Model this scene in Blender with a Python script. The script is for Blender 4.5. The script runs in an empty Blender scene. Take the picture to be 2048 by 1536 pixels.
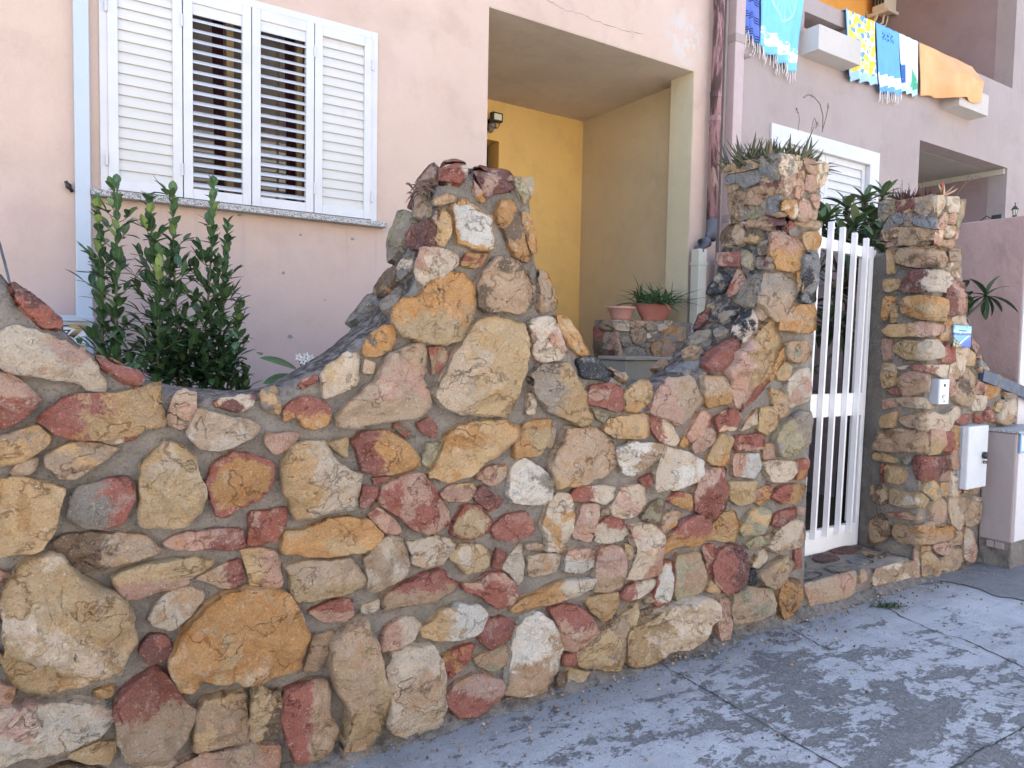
import bpy, bmesh, math, random
from mathutils import Vector, Matrix, noise
from mathutils.bvhtree import BVHTree
random.seed(7)
SC = bpy.context.scene
COL = SC.collection
V = Vector
PI = math.pi

# ------------------------------------------------------------------ camera model (solved from the photograph's vanishing lines)
FPX, CZ = 1455.0, 1.5
PIT, ROL, YAW = [math.radians(a) for a in (3.051, 1.0687, 33.258)]
EXPO = 2.2
STONES = """
#wall
A rmn 40 50 80 45 160 110 300 230 365 320 270 315 180 240 90 140
A wpn -20 340 90 290 330 360 480 440 600 530 665 640 655 715 600 720 440 650 220 620 60 580 -30 520
A on -30 540 100 425 170 490 210 610 130 600 0 560
A rpU -30 590 60 600 190 700 265 770 180 850 100 920 -30 965
A yrL 240 890 330 820 420 745 560 735 700 715 830 715 960 680 1005 690 1030 790 1055 920 880 980 720 1020 500 1030 380 990 270 920
A tpn 1080 830 1110 750 1160 720 1250 740 1245 830 1190 940 1140 955 1070 910
A wtn 1250 830 1300 820 1500 885 1600 890 1665 940 1620 1000 1480 1070 1350 1090 1260 1060 1200 990
A mwn 1365 785 1420 760 1640 745 1600 810 1520 840 1400 810
A ygn 1668 735 1770 700 1795 830 1770 860 1680 820
A ytn -30 1010 110 960 240 920 330 1010 310 1060 160 1150 -30 1205
A tyn 290 1130 420 1050 600 1040 775 1075 690 1140 560 1220 460 1280 380 1260 300 1190
A tdn 70 1220 130 1150 240 1140 235 1200 140 1280 80 1250
A yon -30 1290 120 1278 300 1300 415 1345 385 1440 360 1560 330 1600 265 1730 -30 1755
A grR 440 1420 490 1330 640 1290 790 1255 865 1330 860 1430 770 1560 640 1600 520 1570 440 1500
A ywn 1040 1025 1170 1060 1250 1150 1300 1300 1310 1400 1270 1500 1200 1580 900 1585 895 1400 900 1200 960 1120
A ore 1320 1290 1370 1160 1500 1100 1600 1110 1740 1170 1765 1230 1700 1370 1560 1450 1440 1510 1385 1490 1340 1370
A rpn 1595 1490 1825 1455 1820 1560 1770 1660 1640 1690 1585 1690
A ptn 1700 985 1910 975 1870 1060 1760 1115 1700 1050
A rtn 600 510 700 530 800 590 900 655 870 690 760 650 640 570
A wrR 630 1030 740 990 880 985 850 1020 720 1050
B tdL 345 110 420 40 560 30 880 35 960 80 1050 150 900 190 680 250 520 270 430 200
B rpL 1050 90 1130 40 1400 0 1540 5 1565 120 1420 140 1090 130
B ywn 290 195 400 190 490 300 620 370 800 460 860 560 850 680 820 820 770 920 560 990 300 1045 180 1020 80 970 50 850 25 620 30 420 100 280 180 210
B ron 690 500 730 440 800 460 862 560 845 690 780 680 700 590
B ypD 720 310 800 270 1000 210 1200 195 1365 205 1340 250 1200 310 1190 360 1000 400 860 440 790 450 740 390
B trR 1255 320 1400 240 1530 195 1555 300 1490 395 1350 350
B ypR 1540 140 1700 130 1780 160 1800 360 1700 385 1600 375 1570 240
B wtn 945 580 990 480 1100 390 1200 370 1300 405 1290 460 1200 570 1090 650 980 620
B oyn 1090 910 1130 800 1200 660 1300 540 1420 440 1600 390 1750 395 1850 440 1930 560 1955 690 1930 780 1920 890 1840 930 1580 975 1400 970 1270 960 1220 1020 1140 1000
B mrn 900 740 960 680 1060 690 1110 770 1060 850 950 870 890 790
B trU 1020 900 1060 950 1150 1060 1250 1180 1220 1270 1160 1380 1060 1490 900 1495 800 1480 745 1340 740 1200 760 1080 870 980
B wpn -30 1160 200 1120 450 1110 640 1110 730 1170 720 1230 640 1320 500 1390 250 1450 0 1500 -30 1500
B on 600 1040 725 1000 720 1060 640 1085
B yn 430 1440 580 1370 740 1360 735 1420 690 1510 560 1490
B prn -30 985 100 1000 90 1090 0 1155 -30 1150
B tyn 1290 1100 1420 1070 1565 1060 1580 1360 1400 1400 1235 1430 1255 1200
B ydn 1600 985 1650 980 1700 1035 1790 1040 1805 1150 1800 1260 1730 1320 1630 1365 1585 1330 1595 1150
B ptn 1150 1510 1330 1440 1600 1375 1790 1390 1780 1500 1740 1600 1200 1600 1100 1560
B pn -30 260 70 300 0 370 -30 380
B rn -30 430 15 470 10 560 -30 620
B yn -30 770 40 830 -30 900
B wn 880 1560 950 1510 1130 1485 1100 1540 1050 1600
B dn 280 1560 420 1500 640 1530 700 1580 500 1640
C roD 150 840 200 780 300 740 400 770 455 830 420 930 350 960 270 940 240 880 150 910
C wyn 390 600 560 480 620 475 620 660 500 720 405 755
C rpn 245 665 350 615 360 650 270 695
C tpn 500 870 580 770 740 640 800 500 920 440 1050 410 1060 500 1050 620 1085 750 1080 830 1000 880 850 910 620 945 510 940
C wn 665 510 730 535 720 595 655 590
C odn 660 430 720 350 850 290 860 380 820 470 720 490 660 470
C oyD 865 270 880 190 930 130 1030 110 1090 20 1200 -45 1290 -40 1355 40 1368 140 1340 290 1290 380 1160 415 1000 390 900 350
C tdn 1385 60 1420 -20 1500 -130 1560 -140 1640 -110 1710 -40 1745 60 1730 160 1680 220 1600 200 1540 185 1450 200 1395 150
C ton 1780 -60 1830 -40 1870 60 1890 140 1880 180 1800 200 1775 180 1790 100
C ywL 1380 280 1500 235 1690 290 1705 420 1700 520 1640 740 1580 860 1400 865 1280 855 1180 810 1120 720 1200 570 1260 450 1330 340
C rtn 1075 440 1150 425 1220 490 1180 550 1105 605 1090 530
C wpn 1720 260 1860 240 1910 340 1945 460 1920 505 1800 530 1750 500 1735 400
C wn 1710 735 1760 730 1755 850 1705 855
C yon 1080 1250 1140 1140 1200 1000 1280 930 1450 895 1560 905 1650 940 1640 1020 1560 1090 1430 1160 1350 1240 1200 1285
C oyn 1690 910 1855 895 1840 1000 1780 1110 1620 1135 1640 1020
C tn 1850 950 1890 955 1865 1065 1820 1060
C orL 585 1030 680 970 800 960 900 1020 960 1080 1020 1190 900 1225 750 1250 650 1220 630 1110
C rn 1000 920 1080 880 1125 940 1110 1005 1040 970
C rdn 860 920 910 930 975 1000 930 1010 855 950
C ln 1055 1040 1155 1045 1120 1130 1085 1195 1035 1170
C wyL 210 1060 420 1030 450 1110 570 1230 645 1240 620 1350 590 1460 500 1490 400 1490 230 1545 200 1450 130 1240 150 1180
C yn 425 1040 560 1005 550 1130 500 1110
C rpn 750 1400 800 1310 930 1240 1050 1250 1120 1360 1200 1470 1200 1570 1140 1590 1070 1615 980 1600 900 1530 790 1450
C rn 655 1320 740 1330 735 1420 690 1455 640 1440
C rn 720 1270 820 1255 830 1285 730 1305
C ptR 1385 1240 1480 1180 1575 1190 1560 1260 1490 1320 1385 1270
C pyn 1150 1370 1220 1310 1350 1300 1370 1340 1330 1410 1200 1410
C mrn 1360 1380 1420 1310 1545 1415 1470 1480 1390 1420
C Wgn 1600 1200 1700 1145 1780 1200 1860 1290 1865 1350 1830 1420 1700 1430 1590 1410
C prn 690 1500 760 1455 850 1520 900 1600 830 1635 760 1590
C yre 1240 1540 1310 1440 1400 1450 1480 1540 1450 1610 1340 1660 1220 1620
C rn 1480 1590 1560 1510 1690 1480 1750 1550 1730 1630 1600 1675 1500 1650
D oyn 150 30 330 -20 520 -65 700 -50 770 40 720 110 650 150 400 180 150 170
D tyD 155 255 230 220 560 190 620 240 675 345 560 410 380 455 240 465 195 390 200 320
D twn 660 200 740 110 830 50 900 60 940 170 940 290 870 340 740 405 690 390 690 300
D wtn 945 90 1030 70 1120 45 1200 60 1240 110 1170 210 1050 250 960 220 970 170
D ywn 1210 180 1290 105 1400 100 1465 150 1455 230 1400 270 1310 290 1260 230
D rn 1510 135 1570 160 1530 260 1485 245
D wn 1670 90 1675 320 1640 360 1600 290 1540 255 1600 160
D tn 1690 105 1750 90 1820 115 1790 145 1700 135
D wtn 1710 185 1800 165 1915 160 1895 270 1740 315 1715 290
D trU 785 470 830 400 930 350 1060 290 1150 265 1190 330 1255 345 1230 400 1080 470 920 500 800 525
D rpn 1275 360 1400 340 1450 290 1540 290 1600 330 1640 410 1590 500 1510 510 1420 440 1320 400
D rpD 310 540 420 470 580 445 590 540 540 595 400 590
D wn 650 490 755 455 750 510 655 555
D WyL 1085 610 1140 540 1280 480 1400 490 1445 560 1400 660 1280 715 1150 720 1040 700 1030 630
D pwR 780 680 850 590 980 560 1020 620 980 700 880 770 765 785
D rn 1395 680 1450 580 1560 570 1625 610 1620 700 1530 740 1480 780 1420 740
D tn 330 690 470 660 450 780 360 905 275 900 310 800
D tyn 600 600 670 570 720 680 770 860 815 1050 800 1160 740 1330 660 1430 530 1465 545 1300 555 1160 480 1020 450 880 460 740 560 640
D wtn 810 890 870 800 990 755 1100 765 1150 830 1175 940 1160 1050 1180 1130 1160 1250 1030 1300 930 1335 840 1320 800 1250 830 1130 830 1010
D ron 1165 820 1250 770 1365 740 1340 810 1280 890 1200 970 1185 900
D tln 1370 830 1430 800 1560 745 1600 790 1590 860 1470 915 1400 870
D rpU 1185 1090 1260 1000 1350 940 1450 935 1550 980 1555 1050 1480 1110 1390 1190 1270 1200 1200 1140
D Wtn 1640 640 1700 580 1780 545 1850 590 1900 680 1930 770 1900 890 1860 960 1840 1030 1700 1070 1570 1065 1590 930 1610 760
D dn 1900 930 1950 930 1930 1020 1895 1030
D trL 180 1030 300 980 430 960 445 1060 440 1170 490 1270 450 1420 230 1510 190 1400 145 1240 150 1130
E oyn 235 235 290 240 360 350 430 470 380 475 310 420 250 330
E kn 365 520 430 485 480 510 555 580 560 645 400 625
E ygL 70 610 150 545 300 535 370 640 430 790 465 880 420 935 340 910 180 840 100 730
E tn 570 580 690 650 650 665 565 610
E rpn 430 740 450 680 560 655 650 690 660 800 640 845 520 810 425 795
E yon 670 720 710 680 800 645 835 690 835 770 790 800 750 840 670 820
E tpL 840 810 880 700 940 645 1000 660 1080 630 1170 770 1090 860 1000 935 940 880 840 850
E toD 1175 625 1310 615 1345 780 1200 820 1170 760
E ypL 1600 265 1660 400 1640 470 1570 590 1480 700 1400 830 1370 790 1350 640 1330 560 1440 430 1520 330
E orD 1690 420 1680 510 1610 620 1500 760 1425 830 1490 710 1575 595 1645 470
E tln 1700 400 1820 395 1850 470 1800 530 1730 520 1700 480
E yn 1640 590 1690 530 1725 560 1700 640 1645 635
E wpn 1715 640 1770 580 1840 565 1840 760 1720 820 1700 700
E ytn 1600 690 1690 730 1700 850 1660 880 1620 800
E yn 1530 820 1630 815 1640 930 1580 985 1520 960
E lgn 1820 830 1840 900 1830 1050 1760 1110 1660 1120 1635 1040 1660 960 1740 880
E rwn 1280 850 1370 830 1395 890 1360 960 1270 970 1245 900
E wtn 1505 830 1500 920 1410 965 1440 900
E ytn 570 885 810 850 810 1010 600 1005 545 960
E ln 460 825 560 870 530 920 480 880
E wrL 820 880 900 875 950 920 1010 1020 980 1055 910 1040 830 950
E prn 1150 840 1200 850 1210 930 1140 1010 1070 1040 1070 980
E pn 1190 945 1240 980 1230 1040 1120 1110 1090 1060
E on 1040 1000 1080 1040 1060 1070 1020 1060
E yon 1270 985 1350 1010 1330 1130 1290 1200 1220 1170 1195 1140 1240 1050
E rpn 1370 995 1550 990 1545 1080 1380 1090
E WpL 1360 1120 1510 1105 1545 1180 1500 1265 1360 1250
E pon 1550 1060 1620 1045 1630 1130 1555 1150
E wn 1555 1170 1640 1155 1760 1165 1760 1220 1690 1285 1600 1290
E ron 1770 1160 1835 1150 1820 1260 1765 1275
E tyn 200 1180 260 1060 310 950 460 945 560 1010 600 1090 590 1200 520 1260 360 1310 230 1340 205 1280
E wrL 330 1370 370 1320 520 1310 605 1320 590 1390 530 1440 440 1410 340 1405
E wpn 580 1460 640 1330 780 1310 800 1420 760 1480 680 1520 590 1510
E Wtn 600 1100 700 1040 910 1045 915 1090 850 1160 720 1250 660 1240 640 1180
E wWn 930 1065 1080 1110 1160 1160 1160 1240 1120 1290 1000 1330 860 1355 870 1240 890 1140
E rn 760 1280 830 1235 835 1300 800 1335
E rpn 1190 1215 1300 1200 1310 1350 1300 1460 1230 1525 1110 1470 1120 1350 1160 1250
E yn 1325 1290 1500 1290 1505 1400 1400 1440 1350 1400
E orn 1510 1340 1600 1310 1590 1390 1510 1440
E orL 1605 1390 1660 1330 1780 1300 1820 1320 1790 1400 1680 1430
E orn 955 1390 1000 1355 1085 1370 1110 1460 1080 1475 1000 1440 950 1420
E rmn 1160 520 1230 450 1370 385 1385 450 1320 560 1220 610 1160 560
E wkn 1360 330 1400 250 1490 200 1515 260 1500 340 1420 415 1355 370
E gn 1240 340 1300 305 1330 340 1260 390
E bn 945 580 1050 540 1150 540 1050 600 950 600
E tn 1045 470 1100 435 1160 440 1120 490 1050 505
E gkn 1210 260 1280 185 1400 180 1380 230 1300 270
E gn 1060 390 1130 340 1220 330 1200 400 1100 430
E tn 840 590 900 535 950 530 900 580
E mrn 1110 320 1150 230 1220 190 1200 260 1140 310
F won 145 480 180 360 240 280 310 290 340 400 320 520 270 640 170 645 180 590
F pwn 390 350 500 350 480 470 440 580 330 550
F wrU 470 580 490 480 580 420 640 440 690 520 640 570 560 590
F wpn 700 490 870 480 905 560 890 680 900 780 780 820 670 810 740 690 720 570
F yln 670 600 715 620 690 705 660 680
F dln 770 430 830 350 900 310 920 350 880 440 850 475
F ton 910 430 950 390 1020 400 980 480 900 530
F roD 905 660 910 610 1000 510 1050 450 1130 420 1190 440 1205 500 1150 600 1090 620 1050 600 960 640
F oyn 1170 570 1230 480 1290 395 1370 395 1395 470 1370 575 1280 580
F lyn 1410 500 1470 400 1540 360 1600 390 1590 460 1520 540 1420 550
F rmn 1590 470 1640 400 1750 370 1755 430 1660 485
F pn 1760 360 1815 370 1810 410 1765 415
F wtn 1590 630 1620 540 1720 450 1800 460 1815 560 1790 620 1640 650
F lyn 1440 600 1500 560 1605 540 1590 590 1480 630
F rmR 1230 760 1260 660 1350 605 1420 620 1445 720 1430 850 1380 900 1310 910 1250 840
F wyn 1480 740 1500 680 1560 625 1570 690 1520 750
F tyn 1520 800 1600 730 1690 680 1750 730 1700 810 1640 880 1560 860
F rn 1750 650 1785 630 1790 740 1755 760
F odn 1680 830 1790 830 1790 920 1750 1040 1690 1075 1650 1000 1660 900
F tln 1380 910 1480 880 1590 890 1625 960 1590 1040 1480 1090 1370 1120 1350 1020
F pn 1250 960 1330 955 1345 1080 1330 1190 1270 1225 1250 1130 1240 1030
F wyL 700 1200 740 1130 860 1080 960 1010 1100 960 1220 970 1230 1050 1180 1160 1130 1250 960 1290 850 1370 710 1380 690 1280
F ytn 370 1300 450 1230 570 1130 660 1050 760 950 740 1060 690 1180 650 1330 630 1400 450 1390 370 1380
F prU 190 1020 270 985 380 1010 460 1090 495 1160 430 1230 340 1290 270 1260 230 1110
F rdn 270 1310 370 1290 380 1370 265 1370
F yn 415 970 500 920 620 905 630 950 590 1060 530 1090 460 1030
F wrL 640 930 700 860 850 825 840 880 760 940 670 960
F Wre 900 720 970 710 970 900 950 970 880 1000 850 960
F tln 1000 680 1140 660 1170 800 1160 880 1090 940 1010 980 990 900
F rpn 1160 620 1240 605 1225 760 1190 780
F yn 1220 820 1280 880 1260 910 1185 900
F kn 1455 780 1500 760 1510 850 1470 860
F ptD 500 630 630 615 665 700 650 870 560 905 470 900 480 770
F WpU 290 680 310 640 430 630 490 660 480 730 390 780 280 770
F owR -60 1020 0 960 100 910 280 830 465 820 460 890 300 950 120 1000 0 1030
F yn 310 1400 440 1415 430 1450 330 1500 300 1490
F dn 760 1040 830 1010 840 1070 760 1100
F tn 520 380 575 365 560 410 515 415
F tn 790 960 840 920 845 960 800 990
G rwn 780 180 800 100 900 85 970 110 985 190 930 270 850 250 770 260
G pdn 600 200 640 150 760 100 770 200 740 260 600 260
G mpn 1050 150 1100 105 1200 130 1330 150 1410 220 1380 290 1250 330 1150 360 1110 250
G ltn 1400 200 1550 200 1550 340 1490 425 1440 340 1400 270
G poD 1045 225 1100 290 1155 390 1110 405 1060 330
G ton 725 400 800 340 880 350 910 395 800 420 740 440
G Woe 875 430 960 385 1100 480 1200 540 1200 680 1215 740 1200 820 1050 800 920 740 900 600
G yn 790 455 865 560 840 680 790 780 720 740 740 580
G mtn 740 480 735 600 715 735 660 680
G odn 1290 400 1380 400 1420 480 1450 600 1480 730 1530 850 1510 905 1410 870 1350 770 1330 680 1280 600 1230 500
G odn 1460 500 1510 500 1560 640 1580 820 1540 840 1500 740 1455 600
G orn 990 840 1170 845 1110 940 1040 960 940 945
G wpn 640 800 720 790 910 850 905 940 800 1010 700 1110 640 1140 590 1080 580 960
G gln 470 510 560 510 560 640 500 740 440 860 370 920 365 820 430 640
G mrn 540 640 700 550 660 680 620 790 525 800
G tgn 590 340 690 350 690 500 660 545 570 540
G mn 540 370 580 350 575 470 525 470
G gwn 400 1000 460 900 560 880 540 980 440 1075 390 1060
G don 230 1130 320 1020 400 950 390 1080 290 1200 215 1200
G gbn 0 1460 170 1230 260 1210 230 1290 80 1420
G gn 280 1300 400 1180 450 1150 420 1270 310 1350
I rpn 370 290 390 180 640 160 635 330 400 325
I ln 650 200 720 140 800 190 830 290 780 370 680 320
I opU 1065 -60 1150 -70 1330 -30 1430 60 1440 130 1420 240 1370 380 1270 405 1100 340 1050 200
I tgU 970 440 1200 450 1310 520 1340 700 1290 830 1180 990 1110 1040 1030 1000 890 820 910 680 950 560
I gln 740 520 860 440 950 480 920 620 890 760 830 850 680 860 570 790 640 680
I prn 620 370 690 480 710 560 640 660 520 715 475 680 540 560
I kgn 330 500 440 400 530 500 440 650 300 690 250 700
I bkn 1450 210 1570 180 1620 220 1610 500 1600 760 1520 790 1410 760 1430 480
I on 1350 420 1415 430 1410 670 1370 675
I otn 1250 890 1400 840 1560 820 1590 950 1570 1140 1510 1200 1300 1170 1140 1150 1160 1050
I dgn 880 60 1000 20 1050 60 1040 180 900 200
I gmn 830 300 900 230 1040 240 1030 370 900 370
I tn 830 870 920 880 1000 960 900 1030 850 1000
I ln 200 900 280 820 345 850 290 930
H tdn 415 1290 420 1150 520 1030 680 1020 690 1150 670 1260
H dyD 700 1220 780 1100 900 1090 950 1150 850 1250 760 1240
H tmR 750 980 1000 940 1200 940 1190 1030 1000 1050 730 1050
H rn 1210 1050 1260 975 1310 980 1290 1070 1210 1110
H tyn 1325 970 1640 1010 1635 1080 1400 1060 1320 1020
H oyL 1440 1130 1600 1125 1660 1200 1620 1310 1490 1345 1440 1220
#planterL
H tgn 440 260 850 185 870 280 700 330 450 370
H gbn 910 165 1130 125 1130 300 1120 440 1020 430 905 380
H bgn 490 390 890 320 890 470 700 550 640 460 490 520
H tmn 920 450 1010 430 1150 510 1140 630 1000 660 915 670
H tgn 490 530 640 470 640 540 500 630
H tdn 510 630 600 590 750 600 690 700 520 705
H tpn 780 570 900 520 910 760 700 740
H tdn 500 720 630 720 620 960 545 1000
H gn 640 720 700 760 710 940 635 960
H lgn 730 780 950 770 955 900 720 950
H bn 1020 670 1150 650 1140 850 1000 880
H gn 910 690 1000 680 980 880 960 890
H tn 1050 890 1150 850 1240 900 1100 905
H wgn 1170 130 1380 150 1410 240 1360 340 1210 400 1150 340
H ptn 1420 150 1590 220 1590 380 1500 340
H wln 1640 230 1720 230 1750 280 1710 470 1640 540 1610 400
H pwn 1190 420 1350 370 1325 530 1200 540
H ptn 1370 370 1450 360 1430 520 1400 690 1330 640
H ptn 1480 400 1590 390 1630 520 1560 600 1460 560
H pwn 1200 550 1320 560 1210 660
H own 1195 710 1340 720 1360 800 1340 910 1240 890 1190 820
H ptn 1400 700 1500 730 1530 860 1490 970 1360 930
H ptn 1530 640 1650 640 1620 830 1540 740
H tgn 1540 830 1620 860 1580 975 1530 970
H tpn 450 385 485 400 490 500 490 600 465 480
H ptn 870 190 905 180 900 280 875 280
#planterR
J gln 240 300 340 250 430 270 420 390 290 510 250 500
J mtn 450 270 660 240 680 370 560 410 440 400
J gtn 680 230 890 190 890 440 760 420 690 370
J bn 420 420 570 430 540 520 400 610 350 640 310 570
J tdn 290 620 480 590 490 690 330 760
J tdn 510 600 680 590 740 720 720 800 490 800
J bn 660 470 760 450 930 480 930 610 760 570 650 520
J tn 710 600 880 620 890 720 760 750
J gn 570 500 620 400 650 480 640 570 560 560
J pn 340 780 460 770 430 810 350 840
J tn 730 790 880 760 890 790 740 805
J wtn 950 210 1040 200 1020 340 950 460
J wtn 1080 220 1210 220 1220 300 1190 400 1080 400
J tln 1240 280 1310 260 1280 400 1230 590 1190 520
J pwn 1070 380 1090 480 1040 600 960 600 950 540
J pn 1110 430 1190 420 1170 550 1085 530
J twn 1060 580 1190 580 1180 660 1100 730 1030 690
J pwn 920 640 1020 620 1000 790 920 780
J tpn 1010 760 1170 740 1150 830 1000 810
J pn 1190 610 1220 600 1200 720 1170 740
#wallR
J tdn 470 870 700 840 920 830 1020 880 1030 1000 1000 1080 800 1090 600 1080 480 1020
J yn 350 900 440 900 435 1140 350 1150
J mWR 660 1130 860 1140 1120 1150 1110 1400 800 1390 600 1410 520 1370 540 1290
J yn 320 1250 500 1240 510 1330 360 1390 310 1360
J tpn 1110 870 1240 870 1230 990 1120 1000
J twn 1130 1040 1200 1050 1240 1140 1210 1220 1140 1200 1110 1120
K mpn 1120 -160 1240 -150 1270 0 1310 140 1290 220 1060 240 1050 100
K yon 520 90 600 30 850 20 1040 50 1050 200 1000 320 900 310 720 280 560 240
K on 310 30 450 30 410 150 320 300 280 260
K yn 400 140 465 150 460 320 390 330
K ypR 300 450 420 370 700 350 850 340 1000 380 990 480 850 510 600 525 400 520
K otn 1060 290 1130 350 1140 450 1100 550 990 550 1000 490
K wn 1140 290 1240 260 1330 310 1325 380 1160 380
K wtn 1170 670 1330 660 1310 800 1270 960 1190 1040 1110 1010 1120 870 1180 830
K ywR 440 670 480 590 700 575 930 560 1000 640 1000 780 800 815 600 810 500 730
K pn 290 570 400 570 420 680 400 790 300 800
K rpn 1110 580 1170 680 1170 830 1010 820 1030 690
K ytn 1340 700 1400 740 1420 880 1310 870
K pn 1390 530 1450 640 1430 710 1380 640
K yn 300 870 430 880 460 1090 300 1150 270 1020
K wn 460 900 610 880 540 935
K wrL 650 890 720 860 860 880 1060 880 1105 930 1100 1000 1000 1030 880 970 700 940
K tpn 490 1020 700 960 830 1000 820 1190 720 1230 560 1260 500 1120
K Wn 825 1010 858 1015 855 1190 822 1190
K rn 350 1210 400 1170 520 1160 510 1250
K pn 300 1310 460 1290 475 1380 300 1420
K twR 470 1300 600 1280 780 1290 890 1400 700 1405 560 1380
K pn 1080 1040 1140 1030 1190 1130 1160 1240 1070 1250
K tdn 1260 960 1350 920 1430 1030 1410 1200 1380 1360 1260 1350 1190 1310 1210 1100
K prn 1490 1060 1540 1160 1500 1225 1410 1220 1440 1130
K gtn 1510 790 1580 950 1560 1040 1450 900
K wn 1410 1270 1540 1260 1545 1420 1390 1430
K opn 1580 1030 1700 1000 1790 1040 1750 1150 1640 1280 1550 1290
K tn 1790 1100 1830 1040 1850 1220 1790 1150
K yn 1720 1320 1800 1310 1730 1455 1670 1430
K twn 1800 1340 1920 1310 1920 1540 1820 1600 1720 1580
K pn 1420 780 1480 740 1500 790
K tgn 1800 1190 1920 1180 1920 1290 1800 1300
L yn 255 460 280 330 490 265 450 380 440 460
L wtL 500 370 560 330 700 280 850 270 930 310 1040 270 1130 210 1200 240 1170 330 1080 420 1050 490 800 500 600 450
L tdn 190 700 260 520 480 490 820 520 820 780 600 770 190 740
L ypU 860 510 1020 510 1040 670 1000 760 840 790 880 650
L orL 1050 490 1200 460 1280 530 1230 640 1130 760 1030 750
L rn 1190 380 1240 320 1370 310 1330 400 1250 430
L rn 1430 290 1520 330 1500 410 1420 390
L rpn 1590 210 1690 390 1540 370
L yln 190 800 300 780 500 880 440 900 190 870
L rmR 670 880 700 820 860 830 1060 820 1080 920 1000 1020 860 1090 760 1120 690 1020
L tpL 1180 690 1290 700 1305 970 1130 980 1090 850
L yn 330 950 520 960 575 1050 520 1170 330 1140
L rn 270 950 310 930 300 1140 270 1120
L tdn 160 1210 280 1180 345 1290 330 1400 230 1420 150 1320
L ywn 400 1240 600 1290 740 1290 820 1380 760 1450 600 1470 400 1410
L yln 860 1130 930 1150 985 1290 920 1370 770 1250
L yn 1010 1160 1090 1170 1110 1300 990 1310
L wrR 1130 1000 1290 1000 1270 1260 1180 1290 1110 1300
L pn 1050 1010 1110 1030 1100 1130 970 1120
L tn 1290 1290 1310 1220 1480 1210 1450 1280
L gn 560 840 640 830 640 930 560 930
M tpn 1240 300 1310 255 1360 330 1360 440 1240 470 1225 380
M wtR 1400 240 1470 230 1550 270 1530 400 1460 515 1400 440 1380 320
M tn 1570 280 1650 290 1630 450 1530 480
M wn 1610 230 1660 240 1650 280 1600 265
M trn 870 370 1000 370 1130 400 1100 435 900 410
M dtn 790 380 870 480 885 560 800 620 690 640 710 450
M ton 940 460 1080 490 1200 440 1240 490 1390 480 1400 590 1200 630 1060 640 950 610 905 540
M tn 1400 560 1490 530 1500 640 1395 650
M pwn 1530 520 1590 540 1600 700 1580 790 1510 760
M pn 1260 660 1330 630 1400 660 1340 750 1280 720
M ytn 1150 740 1220 720 1300 820 1280 920 1150 930
M tgn 1320 770 1480 690 1500 780 1430 860 1310 890
M yn 1150 670 1210 665 1200 710 1140 720
M pwn 1090 700 1140 760 1140 940 1090 950
#step
M tpn 110 1020 420 930 570 900 550 1080 350 1160 190 1205
M twn 735 880 900 830 1070 790 1060 930 900 970 730 1010
M tn 598 890 640 880 645 960 598 990
M yn 590 1090 665 1060 640 1095 590 1110
#parapet
R tdn 840 790 930 785 920 850 840 850
R wgn 940 790 1035 790 1040 855 960 850
R tn 1050 790 1160 790 1150 830 1090 840
R tgn 1165 800 1275 795 1270 850 1220 865
R wgn 1285 795 1395 790 1370 830 1310 860
R rdD 780 850 830 860 855 920 830 985 780 1000
R pgn 880 890 960 890 975 1005 850 1000
R gn 980 920 1045 910 1050 970 1010 990
R tgn 1080 870 1150 845 1180 880 1175 965 1100 955
R gwn 1185 890 1310 875 1310 930 1220 945
R ogn 1340 890 1370 845 1445 845 1440 930 1350 965
R tn 1450 850 1505 850 1505 930 1450 940
R gn 1160 990 1190 960 1220 980 1200 1030
R otn 1225 990 1300 960 1330 1050 1270 1065
R pgn 1340 970 1430 990 1390 1070 1330 1060
R mtR 890 1040 1020 1030 1015 1110 910 1115
R gn 1030 1010 1150 1010 1170 1060 1020 1070
R dn 785 1030 880 1040 870 1100 800 1110
R gn 915 1130 1010 1120 1000 1200 930 1210
R tn 830 1120 905 1125 910 1180
"""
FW = V((math.sin(YAW)*math.cos(PIT), math.cos(YAW)*math.cos(PIT), -math.sin(PIT)))
_r0 = V((math.cos(YAW), -math.sin(YAW), 0)); _u0 = _r0.cross(FW)
RT = math.cos(ROL)*_r0 + math.sin(ROL)*_u0
UP = -math.sin(ROL)*_r0 + math.cos(ROL)*_u0
CAM = V((0, 0, CZ))
def ray(px, py): return FW + RT*((px-1024)/FPX) - UP*((py-768)/FPX)
def onY(px, py, y): d = ray(px, py); return CAM + d*(y/d.y)
def onX(px, py, x): d = ray(px, py); return CAM + d*(x/d.x)
def onZ(px, py, z=0.0): d = ray(px, py); return CAM + d*((z-CZ)/d.z)

WY, WT = 2.48, 0.345          # front face of the street wall, its thickness
FY = 4.40                     # plane of the house fronts

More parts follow.
